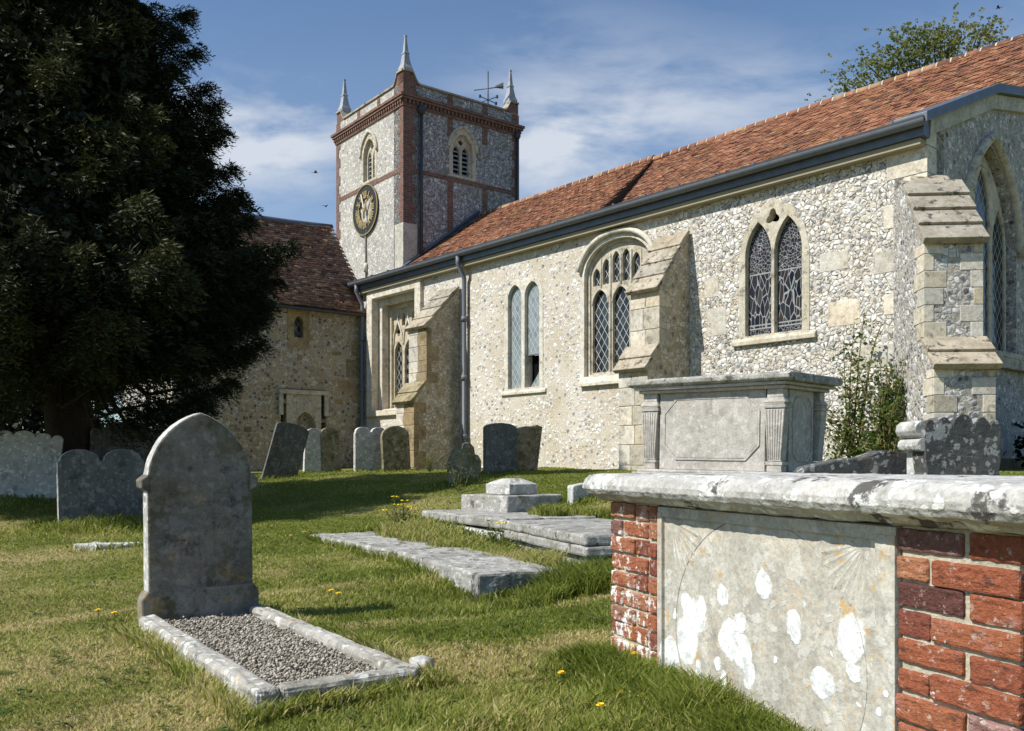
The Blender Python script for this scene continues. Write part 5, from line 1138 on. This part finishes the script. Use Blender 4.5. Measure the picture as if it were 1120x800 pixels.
# yellow ragwort by the ledgers, ivy on the wall foot
def weed(px, d, h, n, label, flowers=True, lean=0):
    x, y, z = G(px, d); o = tag(empty('weed', (x, y, z)), label, 'weed'); ms = MB(); mp = MB(); pos, dr, sz, tn = [], [], [], []
    for i in range(n):
        tx, ty, tz = rng.normal(0, .1), rng.normal(0, .1), h * rng.uniform(.6, 1); ms.tube([(tx * .2, ty * .2, 0), (tx * .6, ty * .6, tz * .6), (tx, ty, tz)], [.005, .004, .002], 'stem', 4)
        k = 7; f = rng.uniform(.1, .95, k)[:, None]; pos.append(np.array([[tx, ty, tz]]) * f); dr.append(rng.normal(0, 1, (k, 3))); sz.append(rng.uniform(.05, .09, k)); tn.append(rng.uniform(.3, .9, k))
        if flowers and i % 2 == 0 and n > 10 or flowers and i == 0:
            for q in range(3): mp.lathe([(.0, tz), (.015, tz + .004), (.018, tz + .01), (0, tz + .014)], tx + rng.normal(0, .03), ty + rng.normal(0, .03), 'petal', 6)
    ms.build('stem', o, merge=False); crown('foliage', o, 'shrub_leaf', np.concatenate(pos), np.concatenate(dr), np.concatenate(sz), 3, .16, .7, np.concatenate(tn), .4, 12)
    if flowers: mp.build('flower', o, merge=False)
weed(440, 9.9, .36, 16, 'bushy yellow-flowered weed at the far end of the double tomb')
weed(548, 8.3, .28, 7, 'small yellow-flowered weed against the plinth of the double tomb')
weed(1000, 12.4, .5, 14, 'leafy green weed at the foot of the corner buttress', False)
weed(470, 19.2, .45, 14, 'straggling weed at the foot of the weathered buttress', False)
weed(504, 12.6, .5, 5, 'thin tall weed by the short broken headstone', False)

# dandelions in the grass
for i, (px, py, d, lab) in enumerate(((694, 716, 3.85, 0), (702, 774, 3.35, 0), (679, 768, 3.4, 0), (657, 790, 3.25, 0), (614, 740, 3.75, 0), (362, 650, 6.1, 1), (370, 655, 6.0, 1), (333, 582, 9.9, 2), (318, 590, 9.6, 2), (125, 671, 5.55, 3), (107, 668, 5.6, 3))):
    x, y = P(px, d); z = float(g(x, y)); hz = min(.18, max(.05, (HY - py) * d / F - z)); o = empty('wildflower', (x, y, z))
    tag(o, ('yellow wildflower in the long grass before the brick chest tomb', 'yellow wildflower in the cast shadow of the pointed headstone', 'yellow wildflower on the lawn beside the farther ledger stone', 'yellow wildflower in mown turf beside the foot of the pointed headstone')[lab], 'flower', ('flowers before the brick tomb', 'flowers in the headstone shadow', 'flowers by the ledger', 'flowers left of the headstone')[lab])
    m = MB(); m.tube([(0, 0, -.01), (.004, 0, hz * .6), (0, .004, hz)], .0025, 'stem', 5); m.build('stem', o)
    m = MB(); r_ = .016 if lab == 0 else .02
    for ring_, (ra, up) in enumerate(((1, .004), (.65, .010))):
        for k in range(11):
            a = k * 2 * math.pi / 11 + ring_ * .3; ca, sa = math.cos(a), math.sin(a); w = .005
            m.poly([(-sa * w * .4, ca * w * .4, hz), (sa * w * .4, -ca * w * .4, hz), (ca * r_ * ra + sa * w, sa * r_ * ra - ca * w, hz + up), (ca * r_ * ra * 1.15, sa * r_ * ra * 1.15, hz + up), (ca * r_ * ra - sa * w, sa * r_ * ra + ca * w, hz + up)], 'petal')
    m.build('petals', o, merge=False)
    
# three birds high over the transept and roof
for (px, py, d, a, lab) in ((345, 189, 38, 20, 'between the yew and the clock tower cloud'), (356, 226, 40, 70, 'just above the transept ridge'), (1092, 9, 36, 140, 'high above the broadleaf tree and red roof')):
    m = MB(); m.tube([(-.09, 0, 0), (-.05, 0, .005), (.02, 0, .008), (.07, 0, .004), (.10, 0, .006)], [.008, .022, .028, .02, .006], 'feather', 6)
    for s in (-1, 1): m.faces([(-.03, s * .015, .012), (.05, s * .015, .012), (.03, s * .11, .05), (-.02, s * .20, .03), (-.05, s * .10, .045)], [(0, 1, 2, 4), (2, 3, 4)], 'feather')
    m.poly([(-.09, .008, 0), (-.09, -.008, 0), (-.16, -.03, 0), (-.16, .03, 0)], 'feather')
    o = m.build('bird', None, merge=False); o.location = (*P(px, d), (HY - py) / F * d); o.rotation_euler.z = R(a); tag(o, 'small dark bird in flight, the one ' + lab, 'bird')

# ------------------------------------------------------------------ ground and grass
def ground():
    a = np.concatenate([np.linspace(-260, -26, 20, endpoint=False), np.arange(-26, 22, .16), np.linspace(22, 260, 20)])
    b = np.concatenate([np.linspace(-200, 0, 12, endpoint=False), np.arange(0, 30, .16), np.linspace(30, 420, 24)])
    X, Y = np.meshgrid(a, b); Zg = g(X, Y); V = np.stack([X, Y, Zg], 2).reshape(-1, 3); w, h = len(a), len(b)
    i = (np.arange(h - 1)[:, None] * w + np.arange(w - 1)[None]).ravel(); q = np.stack([i, i + 1, i + w + 1, i + w], 1)
    o = npmesh('ground', V, q, None, 'soil_turf', None, None, True); o['kind'] = 'structure'
    at = o.data.attributes.new('dry', 'FLOAT', 'POINT'); at.data.foreach_set('value', dry(X, Y).ravel().astype(np.float32)); return o
ground()
def inside(x, y, grow=0.0):
    k = np.zeros(len(x), bool)
    for (cx, cy, a, hl, hw) in FOOT:
        c, s = math.cos(R(a)), math.sin(R(a)); u = (x - cx) * c + (y - cy) * s; v = -(x - cx) * s + (y - cy) * c; k |= (abs(u) < hl + grow) & (abs(v) < hw + grow)
    return k
def blades(n, d0, d1, seed):
    rr = np.random.default_rng(seed)
    d = d0 * (d1 / d0) ** rr.random(n); x = d * rr.uniform(-.64, .64, n); y = d      # thinner and broader with distance
    nn = 13.45 - .758 * x - .652 * y; keep = (nn > .1) & ~inside(x, y, .005); x, y, d = x[keep], y[keep], d[keep]; n = len(x)
    dr_ = dry(x, y); h = .014 + .015 * rr.random(n) + .03 * np.clip(vnoise(x * 1.7, y * 1.7, 11) - .45, 0, 1) * (1 - dr_)
    # rough grass: the bank between grave and ledgers, and round every stone
    bank = np.exp(-(((x + .15) / 1.0) ** 2 + ((y - 5.9) / .9) ** 2)); h += .03 * bank * rr.random(n) + .02 * np.exp(-(((x + .9) / 1.2) ** 2 + ((y - 6.6) / 1.6) ** 2)) * rr.random(n)
    for (cx, cy, r, e) in TALL: h += e * np.exp(-(((x - cx) ** 2 + (y - cy) ** 2) / (r * r)) ** 1.5) * rr.uniform(.3, 1.05, n)
    e = np.exp(-(((x - .05) / .9) ** 2 + ((y - 3.0) / .8) ** 2)); h += .09 * e * rr.random(n) ** 1.5 * vnoise(x * 5, y * 5, 13) * 1.4
    near_ = inside(x, y, .07); h = np.where(near_, np.minimum(np.maximum(h, .05 + .06 * rr.random(n)), .17), h)
    a = rr.uniform(0, 2 * math.pi, n); comb = .8 * (vnoise(x * 2.3, y * 2.3, 15) - .5); ln = h * rr.uniform(.25, 1.0, n)
    dx, dy = np.cos(a) * ln + comb * h, np.sin(a) * ln + comb * h * .5; w = (.0014 + .00048 * d) * rr.uniform(.7, 1.3, n) * (1 + .4 * (h > .08)); b = rr.uniform(0, 2 * math.pi, n); wx_, wy_ = np.cos(b) * w, np.sin(b) * w
    z = g(x, y) - .006
    V = np.stack([np.stack([x - wx_, y - wy_, z], 1), np.stack([x + wx_, y + wy_, z], 1), np.stack([x + dx * .42 + wx_ * .75, y + dy * .42 + wy_ * .75, z + h * .62], 1), np.stack([x + dx * .42 - wx_ * .75, y + dy * .42 - wy_ * .75, z + h * .62], 1), np.stack([x + dx, y + dy, z + h * rr.uniform(.8, 1, n)], 1)], 1).reshape(-1, 3)
    i = np.arange(n)[:, None] * 5; q = i + np.array([[0, 1, 2, 3]]); t = i + np.array([[3, 2, 4]])
    tn = np.clip(.15 + .75 * dr_ * rr.uniform(.3, 1.3, n) + rr.normal(0, .14, n) - .15 * (h > .09) + .5 * (rr.random(n) < .05), 0, 1)
    return V, q, t, tn
V, q, t, tn = blades(540000, 2.5, 21, 5)
gs = npmesh('grass', V, q, t, 'grass_blade', np.concatenate([tn, tn])); gs['kind'] = 'stuff'; tag(gs, 'green and straw coloured churchyard grass', 'grass')
# broad-leaved weeds pressed into the turf, and a few fallen leaves
def lawn_weeds(n, seed):
    rr = np.random.default_rng(seed); d = 2.6 * (14 / 2.6) ** rr.random(n); x = d * rr.uniform(-.6, .6, n); k = 6
    keep = ~inside(x, d, .04) & (vnoise(x * 1.3, d * 1.3, 21) > .42); x, d = x[keep], d[keep]; n = len(x)
    a = rr.uniform(0, 6.28, (n, k)); l = rr.uniform(.012, .034, (n, 1)) * rr.uniform(.6, 1.1, (n, k)); w = l * .30; z = (g(x, d) + .012)[:, None] + rr.uniform(0, .012, (n, k))
    ca, sa = np.cos(a), np.sin(a); X, Y = x[:, None], d[:, None]
    V = np.stack([np.stack([X + 0 * l, Y + 0 * l, z], 2), np.stack([X + ca * l * .6 - sa * w, Y + sa * l * .6 + ca * w, z + .006], 2), np.stack([X + ca * l * 1.2, Y + sa * l * 1.2, z + .003], 2), np.stack([X + ca * l * .6 + sa * w, Y + sa * l * .6 - ca * w, z + .006], 2)], 2).reshape(-1, 3)
    o = npmesh('lawn_weeds', V, np.arange(n * k)[:, None] * 4 + np.arange(4)[None], None, 'shrub_leaf', np.clip(np.repeat(rr.normal(.5, .22, n), k), 0, 1)); o['kind'] = 'stuff'; tag(o, 'low broad-leaved weeds spread through the turf', 'weeds')
lawn_weeds(3000, 31)
# rough tufts growing on and between the slabs
def tufts(spec, name, label):
    Vs, Qs, Ts, Tn = [], [], [], []; k = 0
    for (px, d, z, r, h, n, dryv) in spec:
        cx, cy = P(px, d); a = rng.uniform(0, 6.28, n); rr_ = r * np.sqrt(rng.random(n)); x, y = cx + np.cos(a) * rr_, cy + np.sin(a) * rr_; z0 = np.full(n, z) if z is not None else g(x, y); hh = h * rng.uniform(.4, 1, n)
        b = rng.uniform(0, 6.28, n); ln = hh * rng.uniform(.3, 1.1, n); dx, dy = np.cos(b) * ln, np.sin(b) * ln; w = .0016 + .0005 * d; c = rng.uniform(0, 6.28, n); wx_, wy_ = np.cos(c) * w, np.sin(c) * w
        V = np.stack([np.stack([x - wx_, y - wy_, z0 - .01], 1), np.stack([x + wx_, y + wy_, z0 - .01], 1), np.stack([x + dx * .4 + wx_ * .8, y + dy * .4 + wy_ * .8, z0 + hh * .65], 1), np.stack([x + dx * .4 - wx_ * .8, y + dy * .4 - wy_ * .8, z0 + hh * .65], 1), np.stack([x + dx, y + dy, z0 + hh * .9], 1)], 1).reshape(-1, 3)
        i = k + np.arange(n)[:, None] * 5; Vs.append(V); Qs.append(i + np.array([[0, 1, 2, 3]])); Ts.append(i + np.array([[3, 2, 4]])); Tn.append(np.clip(rng.normal(dryv, .2, n), 0, 1)); k += n * 5
    tn = np.concatenate(Tn); o = npmesh(name, np.concatenate(Vs), np.concatenate(Qs), np.concatenate(Ts), 'grass_blade', np.concatenate([tn, tn])); o['kind'] = 'stuff'; tag(o, label, 'grass')
tufts([(606, 9.3, -.53, .16, .17, 420, .35), (650, 9.4, -.53, .2, .12, 420, .45), (590, 9.6, -.53, .12, .10, 160, .5), (625, 9.6, -.53, .2, .07, 260, .6)], 'tall_grass', 'clump of rough grass growing on top of the double tomb')
tufts([(470, 9.0, None, .30, .17, 700, .55), (500, 8.4, None, .26, .17, 700, .5), (530, 7.9, None, .24, .17, 700, .45), (560, 7.5, None, .24, .16, 600, .7), (590, 7.1, None, .2, .2, 500, .6), (445, 9.5, None, .3, .2, 600, .6)], 'tall_grass', 'dry seeding grass between the ledgers and the double tomb')
tufts([(575, 5.85, None, .14, .12, 350, .3), (597, 6.05, None, .18, .16, 700, .22), (624, 6.25, None, .20, .24, 900, .2), (652, 6.15, None, .20, .24, 900, .2), (515, 5.75, None, .14, .10, 300, .4), (480, 5.9, None, .25, .07, 500, .45), (440, 6.6, None, .3, .08, 500, .45)], 'tall_grass', 'lush long grass below the end of the double tomb beside the brick pier')
tufts([(720, 3.75, None, .12, .11, 350, .3), (765, 3.45, None, .12, .13, 400, .3), (800, 3.2, None, .12, .13, 400, .35), (840, 3.0, None, .12, .12, 400, .35), (690, 3.6, None, .25, .08, 500, .4), (880, 2.8, None, .1, .12, 300, .4), (735, 3.15, None, .3, .07, 600, .4), (680, 3.95, None, .12, .11, 250, .5)], 'tall_grass', 'long green grass along the foot of the brick chest tomb')

# ------------------------------------------------------------------ camera, sun, sky
cam = bpy.data.cameras.new('camera'); co_ = bpy.data.objects.new('camera', cam); COL.objects.link(co_); co_.rotation_euler = (R(90), 0, 0); co_.location = (0, 0, 0)
cam.sensor_width = 36; cam.lens = 36 * F / 1120; cam.shift_y = (HY - 400) / 1120; cam.clip_end = 2000; cam.clip_start = .05; scene.camera = co_
EL, LD = R(47), Vector((.915, .405, 0)).normalized()
sd = Vector((LD.x * math.cos(EL), LD.y * math.cos(EL), -math.sin(EL)))
sun = bpy.data.lights.new('sun', 'SUN'); sun.energy = 5.0; sun.angle = R(.55); sun.color = (1, .965, .90); so = bpy.data.objects.new('sun', sun); COL.objects.link(so); so.rotation_euler = sd.to_track_quat('-Z', 'Y').to_euler(); so.location = (-20, -10, 30)
w = bpy.data.worlds.new('World'); scene.world = w; w.use_nodes = True; nt = w.node_tree; nt.nodes.clear()
out = nt.nodes.new('ShaderNodeOutputWorld'); bg = nt.nodes.new('ShaderNodeBackground'); nt.links.new(bg.outputs[0], out.inputs[0]); bg.inputs[1].default_value = SKY_STRENGTH if 'SKY_STRENGTH' in globals() else .092
sk = nt.nodes.new('ShaderNodeTexSky'); sk.sky_type = 'NISHITA'; sk.sun_disc = False; sk.sun_elevation = EL; sk.sun_rotation = math.atan2(-LD.x, -LD.y) % (2 * math.pi); sk.air_density = 1.0; sk.dust_density = .35; sk.ozone_density = 1.6
class WT(NT):
    def __init__(s, t): s.t = t; s.N = t.nodes
q = WT(nt); dirn = q.N.new('ShaderNodeTexCoord').outputs['Generated']; xyz = q.sep(dirn)
yy = q.math('MAXIMUM', xyz[1], .05); u = q.math('DIVIDE', xyz[0], yy); v = q.math('DIVIDE', xyz[2], yy)
cv = q.N.new('ShaderNodeCombineXYZ'); q.put(cv.inputs[0], u); q.put(cv.inputs[1], v); P2 = cv.outputs[0]
Pd = q.distort(P2, 3.0, .10)
n1 = q.noise(q.mapv(Pd, (2.0, 5.2, 1)), 2.2, 7, .58); tot = None
for (px, py, sx, sy, amt, ang) in ((300, 160, .085, .04, 1.0, 0), (230, 120, .06, .035, .4, 0), (690, 130, .15, .05, .55, 0), (820, 100, .12, .04, .25, 0), (620, 40, .12, .04, .22, 0), (600, 170, .08, .05, .75, 0), (-200, 100, .3, .1, .5, 0), (1500, 100, .4, .1, .5, 0), (560, 300, .8, .10, .2, 0)):
    d = q.vmath('LENGTH', q.mapv(P2, (1 / sx, 1 / sy, 0), (-(px - CX) / F / sx, -(HY - py) / F / sy, 0)))
    k = q.math('MULTIPLY', q.math('POWER', 2.718, q.math('MULTIPLY', q.math('MULTIPLY', d, d), -.7)), amt); tot = k if tot is None else q.math('ADD', tot, k)
cl = q.math('MULTIPLY', tot, q.step(n1, .27, .62), clamp=True)
cl = q.math('MINIMUM', cl, .86)
haze_ = q.step(v, .62, .16)
cl = q.math('MAXIMUM', cl, q.math('ADD', q.math('MULTIPLY', haze_, .20), .03))
wisp = q.math('MULTIPLY', q.step(q.noise(q.mapv(Pd, (1.2, 4, 1), (4, 2, 0)), 3, 7, .6), .50, .85), .16)
cl = q.math('MAXIMUM', cl, wisp)
blue = q.mix(1.0, sk.outputs[0], (.78, 1.0, 1.17), 'MULTIPLY')
nt.links.new(q.mix(cl, blue, CLOUD if 'CLOUD' in globals() else (6.6, 7.0, 7.6)), bg.inputs[0])
scene.view_settings.view_transform = 'Standard'; scene.view_settings.look = 'None'; scene.view_settings.gamma = 1; scene.view_settings.exposure = .27
